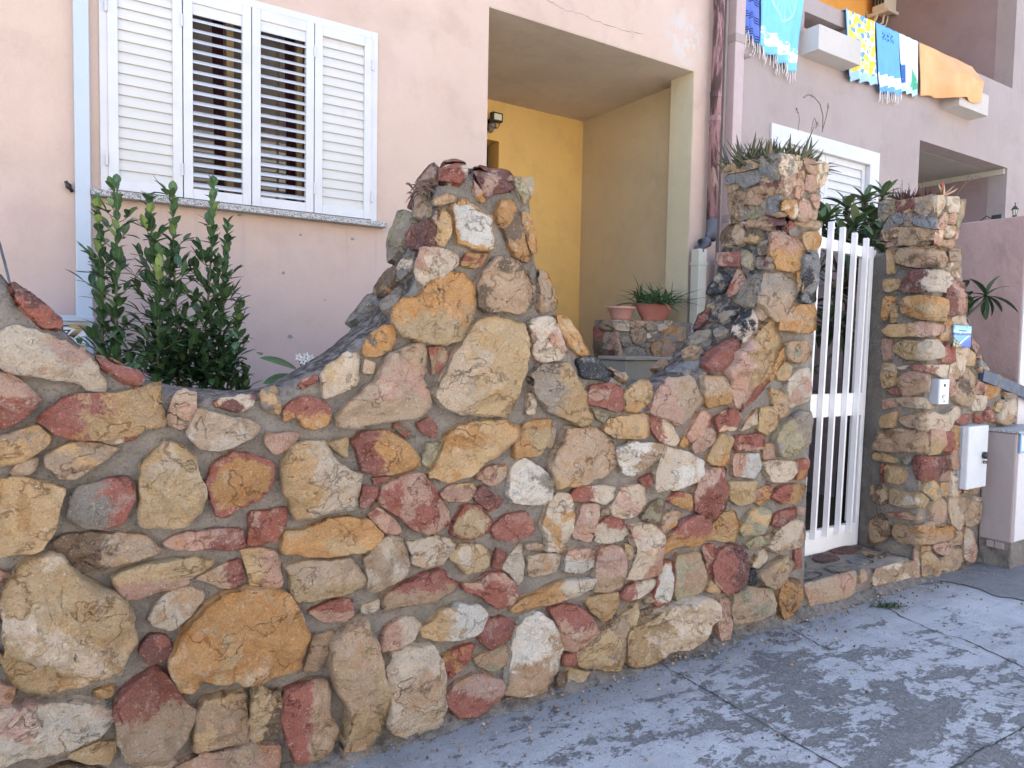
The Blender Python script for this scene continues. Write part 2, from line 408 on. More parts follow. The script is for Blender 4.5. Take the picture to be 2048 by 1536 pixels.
# ------------------------------------------------------------------ object helpers
def tag(o, label=None, cat=None, group=None, kind=None):
    if label: o['label'] = label
    if cat: o['category'] = cat
    if group: o['group'] = group
    if kind: o['kind'] = kind
    return o
def empty(name, loc, label=None, cat=None, group=None):
    o = bpy.data.objects.new(name, None); COL.objects.link(o); o.location = loc
    o.empty_display_size = .1
    return tag(o, label, cat, group)
def origin(o):
    if o.parent is None: return Matrix.Translation(o.location)
    return origin(o.parent) @ o.matrix_parent_inverse @ Matrix.Translation(o.location)
def adopt(o, p):
    o.parent = p; o.matrix_parent_inverse = origin(p).inverted()
    return o
class MB:
    def __init__(s): s.v = []; s.f = []; s.a = {}; s.uv = {}
    def add(s, vs, fs, uvs=None, **attrs):
        b = len(s.v); s.v += [tuple(v) for v in vs]; s.f += [tuple(i+b for i in f) for f in fs]
        for k, val in attrs.items():
            L = s.a.setdefault(k, []); L += [0.0]*(b-len(L)) if not isinstance(val, list) or not isinstance(val[0], tuple) else [(0, 0, 0, 1)]*(b-len(L))
            L += val if isinstance(val, list) else [val]*len(vs)
        if uvs:
            for i, u in enumerate(uvs): s.uv[b+i] = u
        return b
    def box(s, x0, x1, y0, y1, z0, z1):
        s.add([(x0,y0,z0),(x1,y0,z0),(x1,y1,z0),(x0,y1,z0),(x0,y0,z1),(x1,y0,z1),(x1,y1,z1),(x0,y1,z1)],
              [(0,3,2,1),(4,5,6,7),(0,1,5,4),(1,2,6,5),(2,3,7,6),(3,0,4,7)])
        return s
    def bar(s, a, b, w, h, up=(0,0,1)):
        a, b = V(a), V(b); d = (b-a).normalized(); up = V(up)
        if abs(d.dot(up)) > .95: up = V((0,1,0))
        x = d.cross(up).normalized()*(w/2); z = x.cross(d).normalized()*(h/2)
        vs = [p+i*x+j*z for p in (a, b) for i, j in ((-1,-1),(1,-1),(1,1),(-1,1))]
        s.add(vs, [(0,1,2,3),(7,6,5,4),(0,4,5,1),(1,5,6,2),(2,6,7,3),(3,7,4,0)]); return s
    def tube(s, pts, r, n=8, cap=True, **attrs):
        pts = [V(p) for p in pts]; m = len(pts); vs = []; fs = []
        rr = r if isinstance(r, (list, tuple)) else [r]*m
        ref = V((.31, .17, .93)).normalized()
        for i, p in enumerate(pts):
            d = (pts[min(i+1, m-1)]-pts[max(i-1, 0)]).normalized()
            rf = ref if abs(d.dot(ref)) < .95 else V((1, 0, 0))
            x = d.cross(rf).normalized(); y = x.cross(d)
            for k in range(n):
                a = 2*PI*k/n; vs.append(p+(x*math.cos(a)+y*math.sin(a))*rr[i])
        for i in range(m-1):
            for k in range(n):
                fs.append((i*n+k, i*n+(k+1) % n, (i+1)*n+(k+1) % n, (i+1)*n+k))
        if cap: fs += [tuple(range(n))[::-1], tuple(range((m-1)*n, m*n))]
        s.add(vs, fs, **attrs); return s
    def lathe(s, c, prof, n=24, sx=1, sy=1):
        c = V(c); vs = []; fs = []
        for r, z in prof:
            for k in range(n):
                a = 2*PI*k/n; vs.append(c+V((r*sx*math.cos(a), r*sy*math.sin(a), z)))
        for i in range(len(prof)-1):
            for k in range(n): fs.append((i*n+k, i*n+(k+1) % n, (i+1)*n+(k+1) % n, (i+1)*n+k))
        s.add(vs, fs); return s
    def prism(s, poly, d):
        """flat outline (list of Vectors) given a thickness vector d"""
        n = len(poly); d = V(d)
        s.add([V(p) for p in poly]+[V(p)+d for p in poly],
              [tuple(range(n)), tuple(range(2*n-1, n-1, -1))]+[(i, i+n, (i+1) % n+n, (i+1) % n) for i in range(n)]); return s
    def build(s, name, mat, parent=None, smooth=False, bevel=0, label=None):
        me = bpy.data.meshes.new(name); me.from_pydata(s.v, [], s.f)
        for k, L in s.a.items():
            if L and isinstance(L[-1], tuple):
                at = me.attributes.new(k, 'FLOAT_COLOR', 'POINT'); L += [(0,0,0,1)]*(len(s.v)-len(L))
                at.data.foreach_set('color', [c for q in L for c in q])
            else:
                at = me.attributes.new(k, 'FLOAT', 'POINT'); L += [0.0]*(len(s.v)-len(L)); at.data.foreach_set('value', L)
        if s.uv:
            uv = me.uv_layers.new(name='UVMap')
            for lp in me.loops: uv.data[lp.index].uv = s.uv.get(lp.vertex_index, (0, 0))
        me.materials.append(mat)
        bm = bmesh.new(); bm.from_mesh(me)
        bmesh.ops.recalc_face_normals(bm, faces=bm.faces[:]) if s.fixn else None
        bm.to_mesh(me); bm.free()
        if smooth: me.polygons.foreach_set('use_smooth', [True]*len(me.polygons))
        o = bpy.data.objects.new(name, me); COL.objects.link(o)
        if parent: adopt(o, parent)
        if bevel:
            m = o.modifiers.new('Bevel', 'BEVEL'); m.width = bevel; m.segments = 2; m.limit_method = 'ANGLE'; m.angle_limit = .7
        if label: o['label'] = label
        return o
    fixn = True
def recenter(o, loc=None):
    """put a top-level mesh's origin at its base"""
    me = o.data; co = [v.co for v in me.vertices]
    if loc is None:
        loc = V((sum(c.x for c in co)/len(co), sum(c.y for c in co)/len(co), min(c.z for c in co)))
    # textures use world position, so shifting is harmless
    me.transform(Matrix.Translation(-loc)); o.location = loc
    return o

# ------------------------------------------------------------------ material helpers
class NT:
    def __init__(s, name):
        s.m = bpy.data.materials.new(name); s.m.use_nodes = True
        s.t = s.m.node_tree; s.b = s.t.nodes['Principled BSDF']
        s.pos = s.n('ShaderNodeNewGeometry').outputs['Position']
    def n(s, typ, **kw):
        nd = s.t.nodes.new(typ)
        for k, v in kw.items(): setattr(nd, k, v)
        return nd
    def put(s, sock, val):
        if isinstance(val, bpy.types.NodeSocket): s.t.links.new(val, sock)
        elif val is not None:
            if isinstance(val, (tuple, list)) and len(val) == 3 and sock.type == 'RGBA': val = (*val, 1)
            sock.default_value = val
    def noise(s, scale, detail=4, rough=.55, vec=None, dist=0.0):
        nd = s.n('ShaderNodeTexNoise'); s.put(nd.inputs['Vector'], vec or s.pos)
        for k, v in (('Scale', scale), ('Detail', detail), ('Roughness', rough), ('Distortion', dist)): nd.inputs[k].default_value = v
        return nd.outputs['Fac']
    def voro(s, scale, feature='F1', vec=None, rnd=1.0):
        nd = s.n('ShaderNodeTexVoronoi', feature=feature); s.put(nd.inputs['Vector'], vec or s.pos)
        nd.inputs['Scale'].default_value = scale; nd.inputs['Randomness'].default_value = rnd
        return nd.outputs['Distance']
    def ramp(s, fac, a, b, lo=0.0, hi=1.0):
        nd = s.n('ShaderNodeMapRange', clamp=True, interpolation_type='SMOOTHSTEP')
        s.put(nd.inputs[0], fac)
        for i, v in ((1, a), (2, b), (3, lo), (4, hi)): nd.inputs[i].default_value = v
        return nd.outputs[0]
    def math(s, op, a, b=None, c=None):
        nd = s.n('ShaderNodeMath', operation=op); s.put(nd.inputs[0], a)
        if b is not None: s.put(nd.inputs[1], b)
        if c is not None: s.put(nd.inputs[2], c)
        return nd.outputs[0]
    def mix(s, fac, a, b, mode='MIX'):
        nd = s.n('ShaderNodeMix', data_type='RGBA', blend_type=mode, clamp_factor=True)
        s.put(nd.inputs[0], fac); s.put(nd.inputs[6], a); s.put(nd.inputs[7], b)
        return nd.outputs[2]
    def attr(s, name, out='Fac'):
        return s.n('ShaderNodeAttribute', attribute_name=name).outputs[out]
    def mapv(s, sc=(1,1,1), loc=(0,0,0), rot=(0,0,0), vec=None):
        nd = s.n('ShaderNodeMapping'); s.put(nd.inputs[0], vec or s.pos)
        nd.inputs[1].default_value = loc; nd.inputs[2].default_value = rot; nd.inputs[3].default_value = sc
        return nd.outputs[0]
    def near(s, c, r0, r1):
        """1 inside radius r0 of world point c, falling to 0 at r1"""
        nd = s.n('ShaderNodeVectorMath', operation='DISTANCE'); s.put(nd.inputs[0], s.pos); nd.inputs[1].default_value = c
        return s.ramp(nd.outputs['Value'], r0, r1, 1, 0)
    def bump(s, h, strength=.5, dist=.01, prev=None):
        nd = s.n('ShaderNodeBump'); nd.inputs['Strength'].default_value = strength; nd.inputs['Distance'].default_value = dist
        s.put(nd.inputs['Height'], h)
        if prev: s.put(nd.inputs['Normal'], prev)
        return nd.outputs[0]
    def done(s, col, rough=.85, normal=None, spec=.3, metal=0.0, sub=None):
        s.put(s.b.inputs['Base Color'], col); s.put(s.b.inputs['Roughness'], rough)
        s.b.inputs['Specular IOR Level'].default_value = spec; s.b.inputs['Metallic'].default_value = metal
        if normal: s.put(s.b.inputs['Normal'], normal)
        return s.m

def M_plaster(name, col, col2, stain, bumpd=.003, sc=1.0):
    m = NT(name)
    big = m.ramp(m.noise(1.3*sc, 5, .6), .35, .7)
    c = m.mix(big, col, col2)
    c = m.mix(m.ramp(m.noise(3.3*sc, 7, .7, m.mapv((1, 1, 1), (6, 2, 9)), .3), .48, .70, 0, .5), c, tuple(x*.86 for x in col2))
    c = m.mix(m.ramp(m.noise(2.6*sc, 6, .65, m.mapv((1, 1, .8), (1, 7, 3))), .55, .75, 0, .35), c, tuple(min(.85, x*1.10) for x in col))
    streak = m.noise(5*sc, 5, .6, m.mapv((1, 1, .35)))
    c = m.mix(m.ramp(streak, .55, .8, 0, .55), c, stain)
    c = m.mix(m.ramp(m.noise(60, 3), .62, .8, 0, .35), c, stain)
    speck = m.ramp(m.noise(23, 2, .4), .75, .82, 0, .3)
    c = m.mix(speck, c, tuple(x*.55 for x in stain))
    h = m.math('ADD', m.noise(140, 3, .6), m.math('MULTIPLY', m.noise(7, 5, .6), 4.5))
    return m, c, m.bump(h, .55, bumpd)
def M_plain(name, col, rough=.5, spec=.4, var=.12, sc=30, metal=0.0, bump=.0006):
    m = NT(name)
    d = tuple(x*(1-var*2.2) for x in col)
    c = m.mix(m.ramp(m.noise(sc*.2, 5, .6), .3, .75), col, tuple(x*(1-var) for x in col))
    c = m.mix(m.ramp(m.noise(sc, 4, .6), .58, .8, 0, .7), c, d)
    return m.done(c, m.ramp(m.noise(sc*.7, 3), .3, .7, rough*.85, min(1, rough*1.15)), m.bump(m.noise(sc*6, 3), .4, bump), spec, metal)

# stone: every boulder carries its own two sandstone colours and a vein mask
def make_stone():
    m = NT('fieldstone')
    A = m.attr('cA', 'Color'); B = m.attr('cB', 'Color'); f = m.attr('vein')
    wv = m.n('ShaderNodeVectorMath', operation='ADD'); nz = m.n('ShaderNodeTexNoise'); m.put(nz.inputs['Vector'], m.pos); nz.inputs['Scale'].default_value = 9; nz.inputs['Detail'].default_value = 4
    sc = m.n('ShaderNodeVectorMath', operation='SCALE'); m.put(sc.inputs[0], nz.outputs['Color']); sc.inputs['Scale'].default_value = .12
    m.put(wv.inputs[0], m.pos); m.put(wv.inputs[1], sc.outputs[0]); W = wv.outputs[0]
    n1 = m.noise(8, 9, .72, W); n2 = m.noise(30, 7, .75, W); n3 = m.noise(150, 4, .75); n4 = m.noise(330, 2, .6)
    fac = m.math('ADD', f, m.math('MULTIPLY', m.math('SUBTRACT', n1, .5), 2.1))
    fac = m.math('ADD', fac, m.math('MULTIPLY', m.math('SUBTRACT', n2, .5), .9))
    c = m.mix(m.ramp(fac, .38, .62), A, B)
    # iron staining, bleached skin, dark lichen crust
    st = m.ramp(m.noise(12, 8, .7, m.mapv((1, 1, 1.6), (4, 1, 2), vec=W)), .50, .70, 0, .66); c = m.mix(st, c, m.mix(1.0, c, (.98, .74, .48), 'MULTIPLY'))
    bl = m.ramp(m.noise(10, 8, .74, m.mapv((1, 1, 1), (8, 3, 5), vec=W)), .54, .66, 0, .62); c = m.mix(bl, c, m.mix(.5, c, (.80, .71, .58)))
    dk = m.ramp(m.noise(15, 9, .78, m.mapv((1, 1, 1), (1, 9, 4), vec=W)), .55, .72, 0, .6); c = m.mix(dk, c, m.mix(1.0, c, (.48, .36, .28), 'MULTIPLY'))
    # pits and grains
    pit = m.ramp(n3, .52, .67, 0, .56); c = m.mix(pit, c, m.mix(1.0, c, (.46, .36, .30), 'MULTIPLY'))
    c = m.mix(m.ramp(m.noise(120, 3, .6, m.mapv((1, 1, 1), (3, 7, 1))), .58, .70, 0, .6), c, m.mix(.6, c, (.88, .78, .64)))
    c = m.mix(m.ramp(n4, .56, .70, 0, .4), c, m.mix(1.0, c, (.45, .40, .37), 'MULTIPLY'))
    # fractures
    fr = m.math('ABSOLUTE', m.math('SUBTRACT', m.noise(3.6, 3, .45, m.mapv((1, 1, 1.9), (2, 6, 3), (.4, .2, .5), vec=W)), .565))
    crk = m.math('MULTIPLY', m.ramp(fr, .001, .005, 1, 0), m.ramp(m.noise(3.7, 3, .5, m.mapv((1, 1, 1), (6, 6, 6))), .54, .62))
    c = m.mix(m.math('MULTIPLY', crk, .6), c, m.mix(1.0, c, (.22, .17, .15), 'MULTIPLY'))
    h = m.math('ADD', m.math('MULTIPLY', m.noise(17, 9, .70, W), 2.2), m.math('MULTIPLY', n3, .28))
    h = m.math('ADD', h, m.math('MULTIPLY', n2, .9))
    h = m.math('SUBTRACT', h, m.math('MULTIPLY', crk, .45))
    # cleaved ledges: thin plates split off along the bedding
    sp = m.noise(4.2, 5, .55, m.mapv((1, 1, 1.4), (3, 3, 8), (.2, .4, .1), vec=W)); st1 = m.ramp(sp, .545, .565); st2 = m.ramp(sp, .41, .425)
    c = m.mix(m.math('MULTIPLY', m.math('SUBTRACT', m.ramp(sp, .535, .553), m.ramp(sp, .553, .571)), .55), c, m.mix(1.0, c, (.35, .27, .22), 'MULTIPLY'))
    nb = m.bump(m.math('ADD', st1, m.math('MULTIPLY', st2, .7)), .8, .012)
    return m.done(c, .92, m.bump(h, 1.0, .026, nb), .18)
def make_mortar():
    m = NT('mortar')
    li = m.attr('lichen')
    c = m.mix(m.ramp(m.noise(6, 6, .65), .3, .7), (.235, .208, .178), (.36, .325, .285))
    c = m.mix(m.ramp(m.noise(2.2, 3), .5, .75, 0, .6), c, (.25, .21, .17))
    c = m.mix(m.ramp(m.noise(90, 4, .7), .50, .72, 0, .75), c, (.15, .125, .10))
    c = m.mix(m.ramp(m.noise(170, 2, .6), .62, .74, 0, .6), c, (.46, .42, .37))
    dk = m.math('MULTIPLY', m.ramp(m.math('ADD', li, m.math('MULTIPLY', m.math('SUBTRACT', m.noise(11, 6, .7), .5), 1.3)), .3, .85), .92)
    lc = m.mix(m.ramp(m.noise(24, 5, .7), .42, .62), (.062, .055, .052), (.26, .235, .215))
    c = m.mix(dk, c, lc)
    h = m.math('ADD', m.math('MULTIPLY', m.noise(15, 7, .72, dist=.5), 2.0), m.math('MULTIPLY', m.noise(120, 4, .7), .55))
    return m.done(c, .95, m.bump(h, 1.0, .022), .15)
STONE = make_stone(); MORTAR = make_mortar()
M = {}
def white_alu():
    m = NT('white_aluminium')
    c = m.mix(m.ramp(m.noise(5, 5, .6), .35, .75), (.575, .575, .58), (.52, .52, .525))
    c = m.mix(m.ramp(m.noise(26, 5, .7, m.mapv((1, 1, .3))), .60, .82, 0, .4), c, (.52, .49, .44))
    return m.done(c, .42, None, .45)
M['alu'] = white_alu()
M['slat'] = M_plain('cream_slat', (.575, .56, .525), .45, .4, .07, 12)
M['steel_white'] = M_plain('white_painted_steel', (.80, .80, .80), .38, .5, .05, 14)
M['dark'] = M_plain('dark_interior', (.05, .045, .04), .8, .2)
m, c, nb = M_plaster('pink_stucco', (.545, .415, .34), (.51, .38, .31), (.42, .32, .28))
# paint that has peeled off above the porch corner, scuffs under the sill, a long settling crack
pc = onY(1372, 75, FY); pk = m.math('MULTIPLY', m.ramp(m.noise(11, 6, .7, dist=.5), .47, .53), m.near(tuple(pc), .06, .33))
c = m.mix(m.math('MULTIPLY', pk, .75), c, (.50, .50, .49))
pd = onY(1425, 300, FY); dmp = m.math('MULTIPLY', m.ramp(m.noise(9, 6, .7, m.mapv((1, 1, .25))), .38, .62), m.ramp(m.math('SUBTRACT', 4.83, m.n('ShaderNodeSeparateXYZ').outputs[0]), 0, .1))
c = m.mix(m.ramp(m.noise(1.1, 4, .6, m.mapv((1, 1, .6), (2, 1, 4))), .52, .72, 0, .30), c, (.60, .46, .43))
sxp = m.n('ShaderNodeSeparateXYZ'); m.put(sxp.inputs[0], m.pos)
drip = m.math('MULTIPLY', m.ramp(m.noise(15, 4, .6, m.mapv((1, 1, .05))), .52, .72), m.math('MULTIPLY', m.ramp(sxp.outputs[2], 2.22, 2.235, 1, 0), m.ramp(sxp.outputs[2], 1.7, 2.2)))
drip = m.math('MULTIPLY', drip, m.math('MULTIPLY', m.ramp(sxp.outputs[0], .22, .30), m.ramp(sxp.outputs[0], 1.85, 1.92, 1, 0)))
c = m.mix(m.math('MULTIPLY', drip, .45), c, (.38, .29, .26))
c = m.mix(m.math('MULTIPLY', m.ramp(m.math('ADD', sxp.outputs[2], m.math('MULTIPLY', m.noise(3, 5), .9)), 1.7, 3.0, 1, 0), .6), c, (.475, .375, .37))  # cooler, dimmer light on the lower front put into the colour
scuff = m.math('MULTIPLY', m.ramp(m.noise(19, 7, .75, None, .6), .60, .68), m.ramp(m.noise(1.7, 3, .5, m.mapv((1, 1, 1), (9, 9, 1))), .50, .62)); c = m.mix(m.math('MULTIPLY', scuff, .45), c, (.45, .36, .33))
M['pink'] = m.done(c, .92, nb, .2)
m, c, nb = M_plaster('violet_stucco', (.36, .302, .286), (.332, .274, .26), (.30, .24, .23))
M['violet'] = m.done(c, .92, nb, .2)
m, c, nb = M_plaster('rough_violet_render', (.40, .28, .255), (.35, .245, .225), (.24, .17, .16), .008)
M['violet_rough'] = m.done(c, .95, nb, .15)
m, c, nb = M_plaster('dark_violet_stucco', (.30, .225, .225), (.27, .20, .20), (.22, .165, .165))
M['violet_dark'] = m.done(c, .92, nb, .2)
m, c, nb = M_plaster('yellow_stucco', (.76, .50, .175), (.70, .46, .17), (.52, .36, .17))
M['yellow'] = m.done(c, .92, nb, .2)
m, c, nb = M_plaster('greyer_side_stucco', (.53, .435, .28), (.48, .39, .25), (.38, .31, .21))  # porch side wall: darker, greyer yellow than the back wall
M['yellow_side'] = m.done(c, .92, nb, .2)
m, c, nb = M_plaster('pale_pier_paint', (.56, .50, .345), (.52, .465, .32), (.40, .36, .27))
M['pier'] = m.done(c, .92, nb, .2)
m, c, nb = M_plaster('beige_soffit', (.60, .515, .425), (.54, .46, .375), (.42, .36, .30))
M['soffit'] = m.done(c, .95, nb, .15)
m, c, nb = M_plaster('orange_stucco', (.85, .42, .11), (.78, .38, .10), (.6, .32, .12))
M['orange'] = m.done(c, .92, nb, .2)
m, c, nb = M_plaster('concrete_box', (.52, .485, .45), (.47, .435, .40), (.40, .37, .34))
M['concrete'] = m.done(c, .92, nb, .2)
m = NT('speckled_granite')
c = m.mix(m.ramp(m.noise(180, 2, .5), .42, .58), (.50, .49, .47), (.16, .155, .15))
M['granite'] = m.done(c, .6, None, .4)
m = NT('weathered_red_pipe')
c = m.mix(m.ramp(m.noise(7, 7, .7, m.mapv((1.6, 1.6, .28)), .5), .44, .56), (.33, .19, .20), (.075, .045, .045))
c = m.mix(m.ramp(m.noise(9, 5, .7, m.mapv((1, 1, .3), (5, 2, 1))), .55, .68, 0, .8), c, (.50, .36, .31))
M['redpipe'] = m.done(c, .7, None, .3)
M['violetpipe'] = M_plain('violet_painted_pipe', (.47, .37, .36), .7, .3, .08)
M['greypipe'] = M_plain('grey_plastic', (.10, .10, .115), .55, .4, .12)
M['beigepipe'] = M_plain('beige_pipe', (.54, .52, .43), .5, .4, .10)
M['bluewhite'] = M_plain('pale_blue_plastic', (.43, .49, .56), .4, .45, .04)
M['black'] = M_plain('black_plastic', (.015, .015, .017), .4, .5, .1)
M['terracotta'] = M_plain('terracotta_plastic', (.40, .145, .105), .6, .35, .10)
M['pinkpot'] = M_plain('faded_pink_plastic', (.60, .31, .25), .6, .35, .08)
M['soil'] = M_plain('dry_soil', (.12, .085, .06), .95, .1, .2, 40, bump=.006)
M['navy'] = M_plain('navy_paint', (.045, .065, .11), .5, .4, .2)
M['acwhite'] = M_plain('aged_white_casing', (.62, .56, .46), .5, .4, .06)

# ------------------------------------------------------------------ stone masonry
# palette of the local sandstones (linear base colours)
PAL = dict(o=(.60,.345,.15), y=(.615,.43,.235), t=(.545,.39,.26), w=(.75,.62,.47), W=(.77,.71,.61), r=(.41,.165,.125),
           p=(.60,.385,.29), m=(.235,.115,.10), g=(.36,.32,.27), b=(.315,.325,.335), k=(.065,.07,.08), d=(.235,.165,.11), l=(.41,.37,.25))
WORD = dict(o='orange ochre', y='yellow ochre', t='tan', w='cream', W='white', r='brick red', p='pink', m='maroon', g='grey', b='blue grey', k='charcoal', d='dark brown', l='olive grey')
TILES = dict(A=(0,560,.3125), B=(0,1056,.3125), C=(520,560,.3125), D=(520,1056,.3125), E=(1040,560,.3125), F=(1040,900,.3125), G=(700,310,.234375),
             H=(1380,290,.15625), I=(1380,480,.15625), J=(1720,360,.16016), K=(1720,590,.16016), L=(1720,780,.16016), M=(1580,940,.22852), R=(1000,450,.24414))
def hsh(i): return random.Random(i*7919+13)
def stone_mesh(mb, k, tile, code, nums, bvh, tscale, tmax, grow):
    rnd = hsh(k)
    x0, y0, s = TILES[tile]
    P = [(x0+nums[i]*s, y0+nums[i+1]*s) for i in range(0, len(nums), 2)]
    # one corner-cut, then even resampling with a little raggedness
    Q = []
    for i in range(len(P)):
        a, b = P[i], P[(i+1) % len(P)]
        Q += [(a[0]*.90+b[0]*.10, a[1]*.90+b[1]*.10), (a[0]*.10+b[0]*.90, a[1]*.10+b[1]*.90)]
    L = [math.dist(Q[i], Q[(i+1) % len(Q)]) for i in range(len(Q))]; per = sum(L)
    n = max(24, min(110, int(per/5.0))); out = []; j = 0; acc = 0
    for q in range(n):
        t = per*q/n
        while acc+L[j] < t: acc += L[j]; j += 1
        u = (t-acc)/max(L[j], 1e-6); a, b = Q[j], Q[(j+1) % len(Q)]
        out.append((a[0]+(b[0]-a[0])*u, a[1]+(b[1]-a[1])*u))
    ar = sum(out[i][0]*out[(i+1) % n][1]-out[(i+1) % n][0]*out[i][1] for i in range(n))/2
    cx = sum((out[i][0]+out[(i+1) % n][0])*(out[i][0]*out[(i+1) % n][1]-out[(i+1) % n][0]*out[i][1]) for i in range(n))/(6*ar)
    cy = sum((out[i][1]+out[(i+1) % n][1])*(out[i][0]*out[(i+1) % n][1]-out[(i+1) % n][0]*out[i][1]) for i in range(n))/(6*ar)
    if ar > 0: out.reverse()
    ar = abs(ar)
    amp = min(5.0, .045*math.sqrt(ar)); a2 = min(1.7, amp*.6); gr = 1+grow/max(14, math.sqrt(ar/PI))
    def rag(px, py):
        qx, qy = cx+(px-cx)*gr, cy+(py-cy)*gr
        return (qx+amp*noise.noise((px*.045, py*.045, k))+a2*noise.noise((px*.19, py*.19, k+20)), qy+amp*noise.noise((px*.045, py*.045, k+50.5))+a2*noise.noise((px*.19, py*.19, k+70)))
    out = [rag(px, py) for px, py in out]
    def cast(px, py):
        d = ray(px, py); h = bvh.ray_cast(CAM, d.normalized())
        return (h[0], h[1] if h[1].dot(d) < 0 else -h[1]) if h[0] else None
    hits = [h for h in [cast(*p) for p in out]+[cast(cx+(p[0]-cx)*.5, cy+(p[1]-cy)*.5) for p in out]+[cast(cx, cy)] if h]
    if not hits: return None
    miss = len(hits) < 2*n*.97
    N0 = V((0, 0, 0)); P0 = V((0, 0, 0))
    for p, nn in hits: N0 += nn; P0 += p
    N0.normalize(); P0 /= len(hits)
    flat = sum(1 for p, nn in hits if nn.dot(N0) > .9)/len(hits)
    dist = (P0-CAM).length; size = math.sqrt(ar)*dist/FPX/max(.35, -N0.dot(ray(cx, cy).normalized()))**.5
    T = max(.022 if tmax > .03 else .014, min(tmax, size*.24))*tscale*rnd.uniform(.85, 1.2)
    dc = ray(cx, cy).normalized(); sh = dc/abs(dc.dot(N0)); sh = sh+N0    # slide so that the outline is met at mid height
    sh = sh*(-T*.5) if sh.length < 3 else V((0, 0, 0))
    if flat < .75: sh *= 0
    def surf(px, py):
        h = cast(px, py)
        if h and (h[0]-P0).length < size*1.6+.1: p, nn = h; nn = (nn*.45+N0*.55).normalized()
        else:
            d = ray(px, py); dn = d.dot(N0)
            if abs(dn) < .05: dn = -.05
            t = (P0-CAM).dot(N0)/dn; p = CAM+d*t; nn = N0
            if (p-P0).length > size*1.4: p = P0+(p-P0).normalized()*size*1.4
        return p, nn
    e1 = N0.cross(V((0, 0, 1)));  e1 = e1.normalized() if e1.length > .1 else V((1, 0, 0)); e2 = N0.cross(e1)
    planes = []
    for q in range(rnd.choice((3, 4, 5, 6))):
        a = rnd.uniform(0, 2*PI); planes.append((e1*math.cos(a)+e2*math.sin(a), rnd.uniform(.0, .32)*size, rnd.uniform(.3, 1.25), rnd.uniform(.82, 1.12)))
    tilt = (e1*rnd.uniform(-1, 1)+e2*rnd.uniform(-1, 1))*.22
    edge = rnd.uniform(.10, .70)       # small: crisp cleft block, large: rounded cobble
    big = size > .15; ledge = rnd.choice((0, .10, .20, .30))
    rings = [1.0, 1.0, .985, .96, .925, .88, .82, .75, .67, .59, .50, .41, .32, .22, .12] if big else [1.0, 1.0, .975, .935, .87, .78, .66, .52, .36, .19]
    xs = [p[0] for p in out]; ys = [p[1] for p in out]; wx = max(xs)-min(xs); wy = max(ys)-min(ys)
    A, B, mode = code[0], code[1] if len(code) > 2 else code[0], code[-1]
    def jit(c):
        g = rnd.uniform(.84, 1.10); wm = rnd.uniform(-.05, .05); return (max(.02, c[0]*g*(1+wm)), max(.02, c[1]*g), max(.02, c[2]*g*(1-wm)))
    cA = jit(PAL[A]); cB = jit(PAL[B if B != A else rnd.choice({'r':'rpm','y':'yow','o':'oyr','p':'pwr','w':'wty','t':'tyd','g':'gtl','b':'bg','k':'kg','d':'dt','m':'mr','l':'lt','W':'Wwg'}[A])])
    if B == A: cB = tuple(a*.62+b*.38 for a, b in zip(cA, cB))
    cA, cB = (*cA, 1), (*cB, 1)
    vs = []; fs = []; vein = []
    base = None
    for ri, r in enumerate(rings+[0]):
        pts = out if r > 0 else [(cx, cy)]
        for (px, py) in pts:
            qx, qy = cx+(px-cx)*r, cy+(py-cy)*r
            p, nn = surf(qx, qy); p = p+sh
            if ri == 0:
                p = p-nn*(.20 if miss and tmax > .02 else .035)
            else:
                lr = 1-r
                rad = math.hypot((px-cx), (py-cy))/max(1, math.sqrt(ar/PI))
                dd = min(1, lr*max(.6, rad)/(.07+.26*edge))
                prof = .50+.50*math.sqrt(max(0, 1-(1-dd)**2))
                w = p-P0
                h = prof*(1+tilt.dot(w)/max(size, .02))
                for dr, off, sl, top in planes:
                    h = min(h, top-sl*max(0, dr.dot(w)-off)/max(size, .02)*2.2) if ri > 1 else h
                q3 = p*11+V((k*1.7, 0, k*.9))
                h += .26*noise.fractal(q3, 1.0, 2.1, 5)*min(1, .3+dd)
                lt = noise.noise(p*(1.1/max(size, .08))+V((k*2.3, 1, 0)))+.25*noise.noise(p*14+V((k, 4, 0))); lt = max(0, min(1, (lt+.05)/.10)); h += (lt-.6)*ledge*dd
                h += .16*(abs(noise.noise(p*21+V((k, 3, 1))))-.25)*dd
                p = p+nn*(.010+T*max(.28, h))+ (e1*noise.noise(q3*1.3)+e2*noise.noise(q3*1.3+V((9,9,9))))*(.10*T)
            vs.append(p)
            if mode == 'n': f = .34+.85*noise.noise((qx*2.6/max(wx, 20), qy*2.6/max(wy, 20), k*3.1))
            elif mode == 'e': f = .15+1.05*(r**2.2)-.35
            else:
                f = {'L': (max(xs)-qx)/wx, 'R': (qx-min(xs))/wx, 'U': (max(ys)-qy)/wy, 'D': (qy-min(ys))/wy}[mode]
                f = (f-.5)*1.5+.42
            vein.append(f)
    m = len(rings)
    for i in range(m-1):
        for q in range(n): fs.append((i*n+q, i*n+(q+1) % n, (i+1)*n+(q+1) % n, (i+1)*n+q))
    for q in range(n): fs.append(((m-1)*n+q, (m-1)*n+(q+1) % n, m*n))
    a3, b3, c3 = [vs[i] for i in fs[-1]]
    if (b3-a3).cross(c3-a3).dot(N0) < 0: fs = [f[::-1] for f in fs]
    mb.fixn = False
    mb.add(vs, fs, cA=[cA]*len(vs), cB=[cB]*len(vs), vein=vein)
    return ar, A, B, size
SURVEY = {}
for line in STONES.strip().split('\n'):
    if line[0] == '#': cur = SURVEY.setdefault(line[1:], []); continue
    w = line.split(); cur.append((w[0], w[1], [float(v) for v in w[2:]]))
